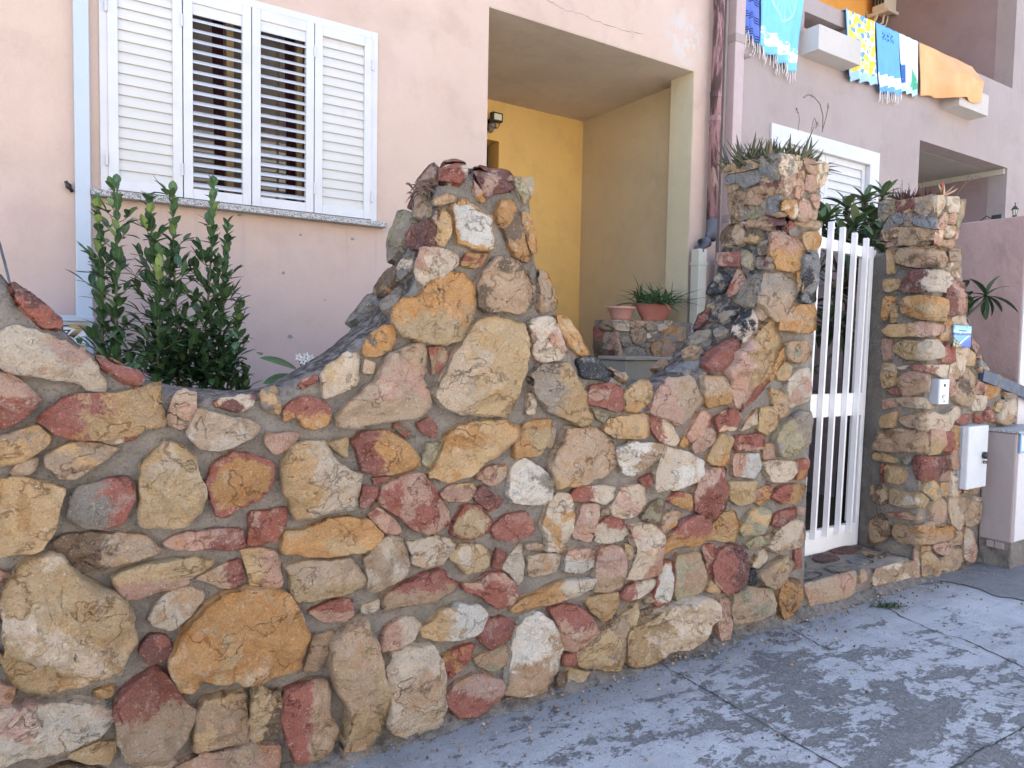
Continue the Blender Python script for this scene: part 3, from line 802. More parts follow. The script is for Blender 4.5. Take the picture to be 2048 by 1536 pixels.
def lay_stones(key, bvh, parent, tscale=1.0, tmax=.05, cap=100, k0=0, merged=None, rest='small_stones', grow=2.2):
    made = []
    for i, (t, c, nums) in enumerate(SURVEY[key]):
        mb = MB(); r = stone_mesh(mb, k0+i, t, c, nums, bvh, tscale, tmax, grow)
        if r: made.append((r, mb))
    made.sort(key=lambda q: -q[0][0])
    tail = MB(); tail.fixn = False
    for j, (r, mb) in enumerate(made):
        if merged or j >= cap:
            b = len(tail.v); tail.v += mb.v; tail.f += [tuple(i+b for i in f) for f in mb.f]
            for a in mb.a: tail.a.setdefault(a, []).extend(mb.a[a])
        else:
            _, A, B, size = r
            sz = 'huge' if size > .36 else 'large' if size > .24 else 'medium' if size > .15 else 'small'
            lab = f'{sz} {WORD[A]} stone' + (f' with {WORD[B]} veins' if B != A else '')
            mb.build('stone', STONE, parent, True, label=lab)
    if tail.v:
        o = tail.build(merged or rest, STONE, parent, True)
        if not merged: o['kind'] = 'stuff'
def bvh_of(mb): return BVHTree.FromPolygons([V(v) for v in mb.v], mb.f)

def resample(pairs, step=.016):
    """pairs of (front (x,z), back (x,z)) anchors -> dense list"""
    out = []
    for (f0, b0), (f1, b1) in zip(pairs, pairs[1:]):
        n = max(1, int(max(math.dist(f0, f1), math.dist(b0, b1))/step))
        for i in range(n):
            t = i/n; out.append((tuple(f0[j]+(f1[j]-f0[j])*t for j in (0, 1)), tuple(b0[j]+(b1[j]-b0[j])*t for j in (0, 1))))
    out.append(pairs[-1]); return out
def smooth(prof, it=3):
    for _ in range(it):
        q = list(prof)
        for i in range(1, len(prof)-1):
            q[i] = tuple(tuple((prof[i-1][s][j]+2*prof[i][s][j]+prof[i+1][s][j])/4 for j in (0, 1)) for s in (0, 1))
        prof = q
    return prof
def wall_body(prof, z0=-.08, lean=0.0, dark=1.0, WT=WT):
    """mortar core: dense front face, rounded crest, back; one column per profile sample"""
    mb = MB(); NZ = 44; vs = []; li = []
    for (xf, zf), (xb, zb) in prof:
        col = [(xf, WY, z0+(zf-.03-z0)*i/NZ) for i in range(NZ+1)]
        col += [(xf, WY+.008, zf-.010), (xf, WY+.026, zf)]
        for i in range(1, 9):
            t = i/8; y = WY+.026+(WT-.05)*t
            col.append((xf+(xb-xf)*t, y, zf+(zb-zf)*t+.012*math.sin(PI*t)))
        col += [(xb, WY+WT, zb-.04), (xb, WY+WT, z0)]
        for i, p in enumerate(col):
            p = V(p)
            if lean: p.x += lean*(p.z-1.0)
            q = p*9; d = V((noise.noise(q), noise.noise(q+V((5, 5, 5))), noise.noise(q+V((11, 2, 7)))))*.007
            d += V((noise.noise(p*31), noise.noise(p*31+V((4, 4, 4))), noise.noise(p*31+V((1, 8, 3)))))*.004
            vs.append(p+d)
            li.append(dark*(1.0 if i > NZ+2 else .55 if i > NZ-1 else .25 if i > NZ-3 else .05))
    R = len(col); fs = []
    for c in range(len(prof)-1):
        for i in range(R-1): fs.append((c*R+i, (c+1)*R+i, (c+1)*R+i+1, c*R+i+1))
    fs += [tuple(range(R))[::-1], tuple(range((len(prof)-1)*R, len(prof)*R))]
    mb.add(vs, fs, lichen=li); return mb

# crest of the street wall: front edge and back edge, as surveyed in the picture, on their two real planes
CREST = [((-60,500),0),((0,552),0),((20,575),0),((60,603),0),((100,640),0),((150,688),0),((185,716),0),((240,745),0),((285,766),0),((340,782),0),
 ((390,789),(392,783)),((430,793),(438,785)),((515,791),(500,783)),((545,781),(520,778)),((595,764),(540,766)),((632,745),(575,746)),((701,704),(636,710)),
 ((723,685),(655,697)),((785,643),(692,666)),((809,599),(720,629)),((832,579),(748,596)),((838,535),(757,560)),((850,497),(787,528)),((857,469),(789,500)),
 ((866,440),(801,455)),((873,415),(816,428)),((879,390),(828,403)),((885,365),(840,375)),((895,352),(852,352)),((931,345),(878,338)),((981,348),(940,342)),
 ((1030,366),0),((1056,372),0),((1060,392),0),((1062,430),0),((1069,507),0),((1073,533),0),((1087,553),0),((1108,590),0),((1114,628),0),((1140,668),0),
 ((1174,710),0),((1215,746),0),((1256,766),(1245,758)),((1285,768),(1265,760)),((1315,768),(1290,757)),((1352,762),(1320,735)),((1400,747),(1352,700)),
 ((1427,722),(1371,672)),((1471,685),(1390,652)),((1493,663),(1406,622)),((1515,635),(1417,581)),((1523,600),(1430,548)),((1530,555),(1436,515)),
 ((1540,515),(1444,490)),((1547,475),(1448,468)),((1560,446),(1462,452)),((1636,446),0)]
def crest_pairs(crest):
    out = []; lx = lb = -99
    for f, b in crest:
        p = onY(*f, WY); x = max(p.x, lx+.004); lx = x; fr = (x, p.z)
        if b: q = onY(*b, WY+WT); bk = (max(q.x, lb+.004), q.z)
        else: bk = (max(fr[0], lb+.004), fr[1])
        lb = bk[0]; out.append((fr, bk))
    return out
pairs = crest_pairs(CREST)
f0, b0 = pairs[0]
pairs = [((f0[0]-1.0, f0[1]-.25), (b0[0]-1.0, b0[1]-.25)), ((f0[0]-.6, f0[1]+.30), (b0[0]-.6, b0[1]+.30)), ((f0[0]-.25, f0[1]+.25), (b0[0]-.25, b0[1]+.25))]+pairs
prof = smooth(resample(pairs), 3)
body = wall_body(prof)
W = empty('stone_wall', (1.3, WY+.17, 0), 'scooped rubble stone wall with a central peak, ending in a square pillar left of the white gate', 'wall')
BV = bvh_of(body)
body.build('mortar', MORTAR, W, True)
lay_stones('wall', BV, W, 1.0, .10, 100, 0)

# the wall runs on to the left of the picture: same masonry, laid in rough courses
SURVEY['beyond'] = []; rb = random.Random(99); TILES['Z'] = (0, 0, 1.0); yy = 300
while yy < 1800:
    hh = rb.uniform(90, 210); xx = -35-rb.uniform(0, 110)
    while xx > -1250:
        ww = rb.uniform(90, 290); cxx = xx-ww/2; cyy = yy+hh/2+rb.uniform(-22, 22); kk = rb.choice((6, 7, 8)); pp = []
        for i in range(kk): aa = 2*PI*i/kk+rb.uniform(-.25, .25); pp += [cxx+math.copysign(abs(math.cos(aa))**.7, math.cos(aa))*(ww/2-9)*rb.uniform(.85, 1.05), cyy+math.copysign(abs(math.sin(aa))**.7, math.sin(aa))*(hh/2-8)*rb.uniform(.85, 1.05)]
        hit = BV.ray_cast(CAM, ray(cxx, cyy).normalized())
        if hit[0]: SURVEY['beyond'].append(('Z', rb.choice(('yon', 'tpn', 'wtn', 'rpn', 'pwn', 'ytn', 'ron', 'twn', 'ygn')), pp))
        xx -= ww
    yy += hh
lay_stones('beyond', BV, W, 1.0, .08, 0, 1200)

# right gate pillar and its wing
pr = [(4.835, 2.175), (5.205, 2.19)]
for p in ((1921,510),(1922,560),(1926,600),(1931,625),(1936,650),(1945,680),(1954,700),(1965,718),(1979,742),(1995,750),(2012,756),(2026,776)):
    q = onY(*p, WY); pr.append((max(q.x, pr[-1][0]+.004), q.z))
pr.append((pr[-1][0]+.02, pr[-1][1]-.25)); pr.append((pr[-1][0]+.02, .02))
prof2 = smooth(resample([(p, p) for p in pr]), 2)
body2 = wall_body(prof2, lean=.022, dark=.15, WT=.405)
W2 = empty('gate_pillar', (5.2, WY+.17, 0), 'rubble stone gate pillar with a low curved wing, right of the white gate, blue tile and intercom on it', 'pillar')
BV2 = bvh_of(body2)
body2.build('mortar', MORTAR, W2, True)
lay_stones('wallR', BV2, W2, .85, .05, 100, 400, grow=3.0)

def planter(parent, tfl, tfr, bfl, bfr, tbl, key, k0):
    """flared square stone box: corners given as picture points on its front plane / side plane"""
    a = onY(*tfl, WY-.035); b = onY(*tfr, WY-.035); c = onY(*bfl, WY-.005); d = onY(*bfr, WY-.005)
    w = b.x-a.x; yb = 2.785; zt = (a.z+b.z)/2; zb = (c.z+d.z)/2
    mb = MB(); N = 8
    def ring(z, x0, x1, y0, y1): return [V((x0, y0, z)), V((x1, y0, z)), V((x1, y1, z)), V((x0, y1, z))]
    o = ring(zb, c.x, d.x, WY-.005, 2.735)+ring(zt, a.x, b.x, WY-.035, yb)
    i = ring(zt, a.x+.045, b.x-.045, WY+.01, yb-.045)+ring(zt-.09, a.x+.05, b.x-.05, WY+.015, yb-.05)
    mb.add(o+i, [(3,2,1,0),(0,1,5,4),(1,2,6,5),(2,3,7,6),(3,0,4,7),(4,5,9,8),(5,6,10,9),(6,7,11,10),(7,4,8,11),(8,9,13,12),(9,10,14,13),(10,11,15,14),(11,8,12,15)],
           lichen=[.1]*16)
    bv = bvh_of(mb)
    bx = mb.build('planter', MORTAR, parent, False)
    s = MB(); s.add(ring(zt-.04, a.x+.045, b.x-.045, WY+.01, yb-.045), [(0,1,2,3)]); s.build('soil', M['soil'], bx)
    lay_stones(key, bv, bx, .85, .02, 0, k0, merged='stone_cladding', grow=2.6)
    return (a.x, b.x, zt)
PL = planter(W, (1558,309), (1650,326), (1566,429), (1629,442), (1448,330), 'planterL', 600)
PR = planter(W2, (1869,393), (1930,400), (1864,486), (1908,492), (1758,407), 'planterR', 700)

# threshold step between the pillars
a = onY(1605, 1174, WY+.01); b = onY(1826, 1121, WY+.01)
x0, x1, zt = 3.60, 4.80, .150
st = MB(); n = 40; mz = 6; my = 10; vs = []; li = []
for i in range(n+1):
    x = x0+(x1-x0)*i/n
    cs = [(WY+.012-.01*math.sin(x*5), -.05+(zt-.012+.05)*j/mz) for j in range(mz+1)]+[(WY+.03, zt)]+[(WY+.03+.75*j/my, zt) for j in range(1, my+1)]+[(WY+.79, -.05)]
    for j, (y, z) in enumerate(cs):
        p = V((x, y, z)); vs.append(p+V((0, noise.noise(p*8)*.010, noise.noise(p*8+V((3, 3, 3)))*.008 if z > 0 else 0))); li.append(.30 if j > mz else .12)
R = len(cs)
st.add(vs, [(c*R+i, (c+1)*R+i, (c+1)*R+i+1, c*R+i+1) for c in range(n) for i in range(R-1)]+[tuple(range(R))[::-1], tuple(range(n*R, n*R+R))], lichen=li)
S = empty('doorstep', (4.2, WY+.3, 0), 'low stone step under the white gate with ochre sandstone blocks along its front', 'step')
bv = bvh_of(st); st.build('mortar', MORTAR, S, True)
lay_stones('step', bv, S, .8, .03, 100, 800)
# flagstones let into the top of the step
r = random.Random(5)
for (cx, cy, rx, ry) in ((3.85,2.62,.15,.07),(4.15,2.60,.12,.06),(4.42,2.62,.11,.07),(4.66,2.66,.10,.08),(3.95,2.79,.16,.07),(4.28,2.77,.13,.07),(4.58,2.82,.15,.06)):
    fl = MB(); k = 9; ph = r.uniform(0, 6); top = []
    for q in range(k):
        a_ = 2*PI*q/k+ph; top.append(V((cx+rx*math.cos(a_)*r.uniform(.8, 1.12), cy+ry*math.sin(a_)*r.uniform(.8, 1.12), zt+.012)))
    ctr = V((cx, cy, zt+.015)); cA = PAL[r.choice('gmtglb')]; cA = (*[v*.85 for v in cA], 1)
    fl.add([p-V((0, 0, .03)) for p in top]+top+[ctr], [(q, (q+1) % k, (q+1) % k+k, q+k) for q in range(k)]+[(q+k, (q+1) % k+k, 2*k) for q in range(k)],
           cA=[cA]*(2*k+1), cB=[(.10, .09, .085, 1)]*(2*k+1), vein=[.45]*(2*k+1))
    fl.build('flagstone', STONE, S, False)

# porch parapet
pm = MB(); a = onY(1189, 641, 4.33); b = onY(1374, 643, 4.33); zp = onY(1280, 641, 4.33).z
vs = []; fs = []
pm.box(3.81, 4.69, 4.33, 4.60, .2, zp); pm.a['lichen'] = [.25]*8
PA = empty('porch_parapet', ((a.x+b.x)/2, 4.46, .2), 'low grey rubble stone parapet across the porch with two flower pots on it', 'parapet wall')
bv = bvh_of(pm); pm.build('mortar', MORTAR, PA)
lay_stones('parapet', bv, PA, .7, .035, 100, 900, grow=5)
# ------------------------------------------------------------------ houses
def panel(mb, x0, x1, z0, z1, y0, y1, holes):
    """wall slab with rectangular holes (x0,x1,z0,z1), one clean skin"""
    X = sorted({x0, x1, *[h[0] for h in holes], *[h[1] for h in holes]}); Z = sorted({z0, z1, *[h[2] for h in holes], *[h[3] for h in holes]})
    X = [v for v in X if x0 <= v <= x1]; Z = [v for v in Z if z0 <= v <= z1]
    def solid(i, j):
        if not (0 <= i < len(X)-1 and 0 <= j < len(Z)-1): return False
        cx, cz = (X[i]+X[i+1])/2, (Z[j]+Z[j+1])/2
        return not any(h[0] < cx < h[1] and h[2] < cz < h[3] for h in holes)
    idx = {}; vs = []; fs = []
    def vi(x, y, z):
        k = (round(x, 5), round(y, 5), round(z, 5))
        if k not in idx: idx[k] = len(vs); vs.append(k)
        return idx[k]
    for i in range(len(X)-1):
        for j in range(len(Z)-1):
            if not solid(i, j): continue
            a, b, c, d = X[i], X[i+1], Z[j], Z[j+1]
            fs.append(tuple(vi(*p) for p in ((a,y0,c),(b,y0,c),(b,y0,d),(a,y0,d))))
            fs.append(tuple(vi(*p) for p in ((a,y1,c),(a,y1,d),(b,y1,d),(b,y1,c))))
            for di, dj, q in ((-1,0,((a,y0,c),(a,y0,d),(a,y1,d),(a,y1,c))), (1,0,((b,y0,c),(b,y1,c),(b,y1,d),(b,y0,d))), (0,-1,((a,y0,c),(a,y1,c),(b,y1,c),(b,y0,c))), (0,1,((a,y0,d),(b,y0,d),(b,y1,d),(a,y1,d)))):
                if not solid(i+di, j+dj): fs.append(tuple(vi(*p) for p in q))
    mb.add(vs, fs); return mb

WX0, WX1, WZ0, WZ1 = .296, 1.826, 2.262, 3.438       # shuttered window
PX0, PX1, PZ1 = 2.640, 4.657, 3.825                  # porch opening
HX0, HX1, HTOP = -2.6, 4.985, 7.2
H = empty('pink_house', (1.2, FY+.6, 0), 'pale pink stucco house with a white shuttered window and a recessed yellow porch', 'house')
mb = MB(); panel(mb, HX0, HX1, 0, HTOP, FY, FY+.24, [(WX0, WX1, WZ0, WZ1), (PX0, PX1, .9, PZ1)])
mb.build('wall', M['pink'], H)
# rest of the shell: side and rear walls, roof slab
sh = MB(); sh.box(HX0, HX0+.2, FY+.24, 10, 0, HTOP); sh.box(HX1-.2, HX1, FY+.24, 10, 0, HTOP); sh.box(HX0, HX1, 10, 10.2, 0, HTOP)
sh.build('rear_wall', M['pink'], H)
MB().box(HX0-.05, HX1, FY-.08, 10.25, HTOP, HTOP+.22).build('roof', M['concrete'], H)
# porch
y1 = 6.02; xr = 4.768
pb = MB(); D0 = onY(998, 283, y1)
panel(pb, PX0-.9, HX1-.2, .9, PZ1, y1, y1+.2, [(D0.x-1.0, D0.x, .92, D0.z)])
pb.build('porch_back_wall', M['yellow'], H)
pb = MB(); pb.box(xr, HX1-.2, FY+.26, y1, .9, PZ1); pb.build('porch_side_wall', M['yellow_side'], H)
pb = MB(); pb.box(PX1+.002, HX1-.2, FY+.24, FY+.26, .9, PZ1)
pb.box(PX1-.004, PX1+.006, FY+.004, FY+.262, .9, PZ1-.002); pb.build('pier', M['pier'], H)
pb = MB(); pb.box(PX0-.9, PX0-.0, FY+.24, y1, .9, PZ1); pb.build('porch_left_wall', M['yellow'], H)
MB().box(PX0-.9, HX1-.2, FY+.24, y1+.2, PZ1-.004, PZ1+.2).build('porch_ceiling', M['soffit'], H)
MB().box(PX0, PX1, FY+.003, FY+.245, PZ1-.006, PZ1+.001).build('lintel_underside', M['soffit'], H)
MB().box(PX0-.9, HX1-.2, FY+.02, y1, .75, .9).build('porch_floor', M['concrete'], H)
dr = MB(); dr.box(D0.x-.95, D0.x-.10, y1+.14, y1+.18, .92, D0.z-.02)
do = dr.build('door', M_plain('brown_door', (.10, .065, .035), .5), H)
MB().box(D0.x-.16, D0.x-.10, y1+.06, y1+.14, .92, D0.z-.10).build('door_frame', M['beigepipe'], do)
# filled drill holes and scuffs on the plaster
fp = M_plain('grey_filler', (.25, .27, .31), .9, .1, .15)
for px, py, rx, rz in ((601,470,.011,.008),(705,478,.013,.009),(567,546,.012,.011),(580,673,.016,.013),(650,600,.006,.005),(479,430,.012,.008)):
    p = onY(px, py, FY); q = MB(); vs = [(p.x, FY-.003, p.z)]
    for i in range(12):
        a = PI*i/6; k = random.uniform(.7, 1.2); vs.append((p.x+rx*k*math.cos(a), FY-.0012, p.z+rz*k*math.sin(a)))
    q.add(vs, [(0, i+1, (i+1) % 12+1) for i in range(12)]); q.build('filler_patch', fp, H)

# window with louvred shutters
wf = MB(); yf = FY-.012; t = .043
wf.box(WX0, WX0+t, yf, FY+.10, WZ0, WZ1); wf.box(WX1-t, WX1, yf, FY+.10, WZ0, WZ1)
wf.box(WX0+t, WX1-t, yf, FY+.10, WZ1-t, WZ1); wf.box(WX0+t, WX1-t, yf, FY+.10, WZ0, WZ0+.012)
win = wf.build('window', M['alu'], H, bevel=.003, label='white aluminium window with four louvred shutter leaves')
MB().box(WX0-.045, WX1+.045, FY-.075, FY+.05, WZ0-.034, WZ0-.002).build('sill', M['granite'], win, bevel=.004)
ledge = [.3305, .6925, 1.0555, 1.4195, 1.786]
z0, z1 = WZ0+.014, WZ1-t-.003
def leaf(x0, x1, z0, z1, opened, parent, y=FY-.022, pitch=.0565, mat='slat', st=.048):
    a = MB(); x0 += .0025; x1 -= .0025
    a.box(x0, x0+st, y, y+.036, z0, z1); a.box(x1-st, x1, y, y+.036, z0, z1)
    a.box(x0+st, x1-st, y+.001, y+.035, z0, z0+.055); a.box(x0+st, x1-st, y+.001, y+.035, z1-.058, z1)
    o = a.build('shutter', M['alu'], parent, bevel=.0025)
    sl = MB(); zb, zt = z0+.055, z1-.058; n = max(1, round((zt-zb)/pitch)); p = (zt-zb)/n
    if opened:      # top strip stays shut
        sl.box(x0+st, x1-st, y+.012, y+.02, zt-.058, zt)
    for i in range(n):
        zc = zb+(i+.5)*p
        if opened and zc > zt-.058: continue
        an = math.radians(38) if opened else math.radians(80)
        hw = .0245 if opened else p*.53
        dy, dz = math.cos(an)*hw, math.sin(an)*hw
        yc = y+.019; th = .0045
        # outer edge low, inner edge high, slightly cambered blade
        A = V((0, yc-dy, zc-dz)); B = V((0, yc+dy, zc+dz)); nrm = V((0, -math.sin(an), math.cos(an)))*th
        sec = [A, (A+B)/2+nrm*.9, B, B-nrm*.4, (A+B)/2-nrm*.5, A-nrm*.4]
        vs = [V((x0+st, q.y, q.z)) for q in sec]+[V((x1-st, q.y, q.z)) for q in sec]; k = 6
        sl.add(vs, [tuple(range(k)), tuple(range(2*k-1, k-1, -1))]+[(i2, i2+k, (i2+1) % k+k, (i2+1) % k) for i2 in range(k)])
    sl.build('slat_panel', M[mat] if not opened else M['alu'], o) if parent.parent is None else sl.build('slat_panel', M[mat] if not opened else M['alu'], parent)
    return o
for i in range(4): leaf(ledge[i], ledge[i+1], z0, z1, i in (1, 2), win)
for px, py in ((540,25),(547,815),(929,105),(933,868),(1611,265),(1609,965),(1906,335),(1902,1008)):
    hg = MB(); p = onY(px*.390625, py*.390625, FY-.02); hg.tube([(p.x, FY-.028, p.z-.033), (p.x, FY-.028, p.z)], .0065, 8); hg.tube([(p.x, FY-.028, p.z), (p.x, FY-.028, p.z+.033)], .0058, 8)
    hg.build('hinge', M['alu'], win)
# behind the slats: panes, inner timber frame, curtain, dim room
g = NT('window_pane'); g.done((.15, .13, .115), .05, None, .6)
for a_, b_ in ((.74, 1.235), (1.25, 1.72)):
    MB().box(a_, b_, FY+.125, FY+.131, WZ0, WZ1).build('pane', g.m, win)
iw = MB()
for a_, b_ in ((WX0, .74), (.945, .985), (1.352, 1.385), (1.72, WX1)): iw.box(a_, b_, FY+.10, FY+.15, WZ0, WZ1)
iw.box(WX0, WX1, FY+.151, FY+.16, WZ0, WZ1)
iw.build('inner_frame', M_plain('tan_timber', (.36, .25, .12), .6), win)
cu = MB()
for xa, xb in ((.872, .930), (1.285, 1.34)):
    n = 10; vs = []
    for j in range(9):
        for i in range(n+1):
            t_ = i/n; vs.append((xa+(xb-xa)*t_+.012*math.sin(j*.6)*(1-j/9), FY+.115+.006*math.sin(t_*9+j*.3), WZ0+(WZ1-WZ0)*j/8))
    cu.add(vs, [(j*(n+1)+i, j*(n+1)+i+1, (j+1)*(n+1)+i+1, (j+1)*(n+1)+i) for j in range(8) for i in range(n)])
cu.build('curtain', M_plain('dark_wine_cloth', (.035, .012, .016), .9, .1), win, True)

# conduit, meter cabinet and small fittings on the pink wall
cd = empty('conduit', (.218, FY-.03, 1.6), 'tall pale blue white square conduit running up beside the white shutters', 'pipe')
MB().box(.178, .252, FY-.058, FY-.001, 1.60, 1.832).build('lower_duct', M['bluewhite'], cd, bevel=.004)
MB().box(.181, .249, FY-.055, FY-.001, 1.836, HTOP-.02).build('upper_duct', M['bluewhite'], cd, bevel=.004)
mc = empty('meter_cabinet', (.13, FY-.08, 1.1), 'pale blue white meter cabinet with a black and gold figure, under the conduit', 'cabinet')
a = onY(90, 628, FY-.14); b = onY(187, 641, FY-.14)
zt = b.z; MB().box(b.x-.42, b.x, FY-.135, FY-.001, .95, zt).build('cabinet_body', M['bluewhite'], mc, bevel=.008)
MB().box(b.x-.425, b.x+.004, FY-.150, FY-.001, zt-.008, zt+.022).build('cabinet_lid', M['bluewhite'], mc, bevel=.005)
MB().box(b.x-.40, b.x-.035, FY-.141, FY-.134, 1.0, zt-.035).build('door', M_plain('silvery_door', (.74, .77, .80), .35, .5, .04), mc, bevel=.004)
YD = FY-.1425
def decal(name, polys, mat, par):
    q = MB()
    for P in polys: q.prism([onY(90+px*120/2048, 620+py*90/1536, YD) for px, py in P], (0, -.0012, 0))
    return q.build(name, mat, par)
decal('emblem_outline', [[(560,510),(820,510),(820,560),(620,560),(620,670),(890,670),(760,825),(690,810),(800,715),(560,705)]], M_plain('emblem_black', (.02, .02, .03), .4), mc)
mm = NT('emblem_gold'); zc = onY(150, 662, YD).z
sx = m_ = mm.n('ShaderNodeSeparateXYZ'); mm.put(sx.inputs[0], mm.pos)
mm.done(mm.mix(mm.ramp(sx.outputs[2], zc-.03, zc+.01), (.035, .03, .03), mm.mix(mm.noise(90, 4), (.36, .22, .08), (.55, .40, .20))), .5)
decal('emblem_stroke', [[(830,480),(1365,480),(1365,610),(980,960),(800,870),(1080,620),(810,600)]], mm.m, mc)
decal('emblem_base', [[(1030,960),(1300,965),(1240,1170),(1100,1120)]], M_plain('emblem_green', (.03, .10, .03), .5), mc)
cl = MB(); p = onY(137, 372, FY-.02); q = onY(145, 384, FY-.02); p0 = onY(131, 362, FY-.03)
cl.tube([p0, q], .009, 8); cl.tube([(p.x, FY, p.z), (p.x, FY-.03, p.z)], .014, 8)
tag(recenter(cl.build('wall_hook', M['black'], None, True), V((p.x, FY, p.z))), 'small black hook fixed to the pink wall left of the conduit', 'hook')
ca = MB(); ca.tube([onY(-12, 455, 3.2), onY(0, 490, 3.2), onY(10, 528, 3.2), onY(18, 560, 3.1), onY(22, 574, 3.0), onY(26, 590, 2.9)], .0045, 6)
tag(recenter(ca.build('cable', M['greypipe'], None, True)), 'thin grey cable drooping down to the left crest of the stone wall', 'cable')

# security light on the porch wall
p = onY(990, 238, y1-.10); fl = empty('security_light', (p.x, y1, p.z), 'small black floodlight with a motion sensor high on the yellow porch wall', 'light')
sx = .052; pz = onY(993, 235, y1-.12)
MB().box(pz.x-.058, pz.x+.058, y1-.145, y1-.09, pz.z-.042, pz.z+.042).build('lamp_housing', M['black'], fl, bevel=.006)
gl = NT('lamp_glass'); gl.done((.75, .72, .55), .15, None, .6)
MB().box(pz.x-.040, pz.x+.040, y1-.149, y1-.144, pz.z-.028, pz.z+.026).build('lens', gl.m, fl)
s_ = MB(); s_.tube([(p.x-.02, y1-.05, pz.z-.06), (p.x-.005, y1-.10, pz.z-.075)], .030, 12); s_.tube([(p.x-.02, y1-.06, pz.z-.07), (p.x-.025, y1-.07, pz.z-.125)], [.026, .02], 12)
s_.build('sensor', M_plain('grey_lens', (.22, .19, .17), .3), fl, True)
s_ = MB(); s_.box(p.x-.05, p.x-.005, y1-.03, y1, pz.z-.10, pz.z-.0); s_.tube([(p.x-.03, y1-.02, pz.z-.03), (p.x-.03, y1-.1, pz.z)], .010, 8)
s_.tube([(p.x+.0, y1-.12, pz.z-.04), (p.x+.025, y1-.15, pz.z-.07), (p.x+.01, y1-.13, pz.z-.10), (p.x-.01, y1-.09, pz.z-.085)], .004, 6)
s_.build('bracket', M['black'], fl, True)

# drain pipes at the corner of the two houses
dp = empty('drainpipe', (4.80, FY-.08, 1.6), 'weathered dark red drainpipe with flaking paint at the right edge of the pink house', 'pipe')
xc = 4.842; yc = FY-.075
MB().tube([(xc+.010, yc, HTOP-.05), (xc, yc, 2.60)], .047, 14).build('upper_pipe', M['redpipe'], dp, True)
e = MB(); e.tube([(xc, yc, 2.62), (xc, yc, 2.50), (xc-.015, yc-.005, 2.44), (xc-.06, yc-.01, 2.405), (xc-.12, yc-.01, 2.385), (xc-.150, yc-.01, 2.345), (xc-.152, yc-.01, 2.31)], .047, 14)
e.build('elbow', M['greypipe'], dp, True)
lw = MB(); lw.box(xc-.200, xc-.105, yc-.055, yc+.035, 1.705, 2.335); lw.build('lower_duct', M['beigepipe'], dp, bevel=.006)
MB().box(xc-.200, xc-.107, yc-.052, yc+.033, 1.45, 1.70).build('duct_shoe', M['bluewhite'], dp, bevel=.008)
for z in (3.62, 3.42): MB().tube([(xc, yc, z), (xc, yc, z+.045)], .0505, 14).build('bracket', M['redpipe'], dp)
MB().box(xc-.205, xc-.10, yc-.059, yc+.038, 2.20, 2.225).build('bracket', M['beigepipe'], dp)
vp = empty('square_downpipe', (5.11, FY-.05, 2.3), 'violet painted square downpipe at the left corner of the violet house', 'pipe')
MB().box(5.055, 5.175, FY-.085, FY-.001, 1.2, HTOP-.05).build('duct', M['violetpipe'], vp, bevel=.006)
for z in (4.14, 2.60): MB().box(5.049, 5.181, FY-.091, FY+.0, z, z+.07).build('bracket', M['violet'], vp, bevel=.003)
sp = MB(); p = onY(1477, 118, FY); sp.tube([(p.x, FY, p.z), (p.x, FY-.13, p.z-.006)], .021, 12, cap=False); sp.tube([(p.x, FY-.13, p.z-.006), (p.x, FY-.05, p.z-.004)], .016, 12)
tag(recenter(sp.build('drain_spout', M['violetpipe'], None, True), V((p.x, FY, p.z))), 'short drain spout sticking out of the violet wall beside the downpipe', 'pipe')

# violet house
VX0, VX1, PT = 5.03, 10.95, 4.84
VH = empty('violet_house', (8, FY+.6, 0), 'mauve stucco house with a walled balcony, concrete flower boxes and a white louvred window', 'house')
mb = MB(); xs, xe = 8.226, 10.315; zl = 3.853
vw = onY(1548, 252, FY); vz = 3.572
panel(mb, VX0, VX1, 0, HTOP, FY, FY+.22, [(5.68, 7.41, 1.95, 3.55), (xs, xe, 1.0, zl), (6.10, 6.76, 4.44, 4.69), (VX0+.25, 10.33, PT, HTOP-.5)])
mb.build('wall', M['violet'], VH)
sd = MB(); sd.box(VX0, VX0+.22, FY+.22, 10, 0, HTOP); sd.box(VX1-.22, VX1, FY+.22, 10, 0, HTOP); sd.box(VX0, VX1, 10, 10.2, 0, HTOP)
sd.build('rear_wall', M['violet'], VH)
MB().box(VX0-.02, VX1+.1, FY-.05, 10.25, HTOP, HTOP+.22).build('roof', M['concrete'], VH)
MB().box(VX0+.22, 10.33, 6.25, 6.45, 4.0, HTOP).build('balcony_back_wall', M['orange'], VH)
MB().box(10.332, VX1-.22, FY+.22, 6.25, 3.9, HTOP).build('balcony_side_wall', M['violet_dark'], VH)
MB().box(VX0+.22, 10.33, FY+.22, 6.25, 4.0, 4.2).build('balcony_floor', M['concrete'], VH)
lp = MB(); lp.box(xs-.6, xe+.001, FY+.22, 6.6, zl-.002, zl+.14); lp.build('porch_ceiling', M_plain('grey_soffit', (.36, .335, .30), .9, .2, .08), VH)
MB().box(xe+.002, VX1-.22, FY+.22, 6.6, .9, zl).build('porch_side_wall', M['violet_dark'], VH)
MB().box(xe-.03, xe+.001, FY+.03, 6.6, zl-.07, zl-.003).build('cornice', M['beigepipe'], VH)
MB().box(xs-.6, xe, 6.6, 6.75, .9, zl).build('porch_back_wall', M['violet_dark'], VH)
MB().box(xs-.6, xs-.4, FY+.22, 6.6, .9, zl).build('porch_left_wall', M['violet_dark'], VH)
vf = MB()
for r_ in ((5.66, 5.86, 1.93, 3.575), (7.26, 7.425, 1.93, 3.575), (5.86, 7.26, 3.435, 3.575), (5.86, 7.26, 1.93, 2.0)): vf.box(r_[0], r_[1], FY-.02, FY+.12, r_[2], r_[3])
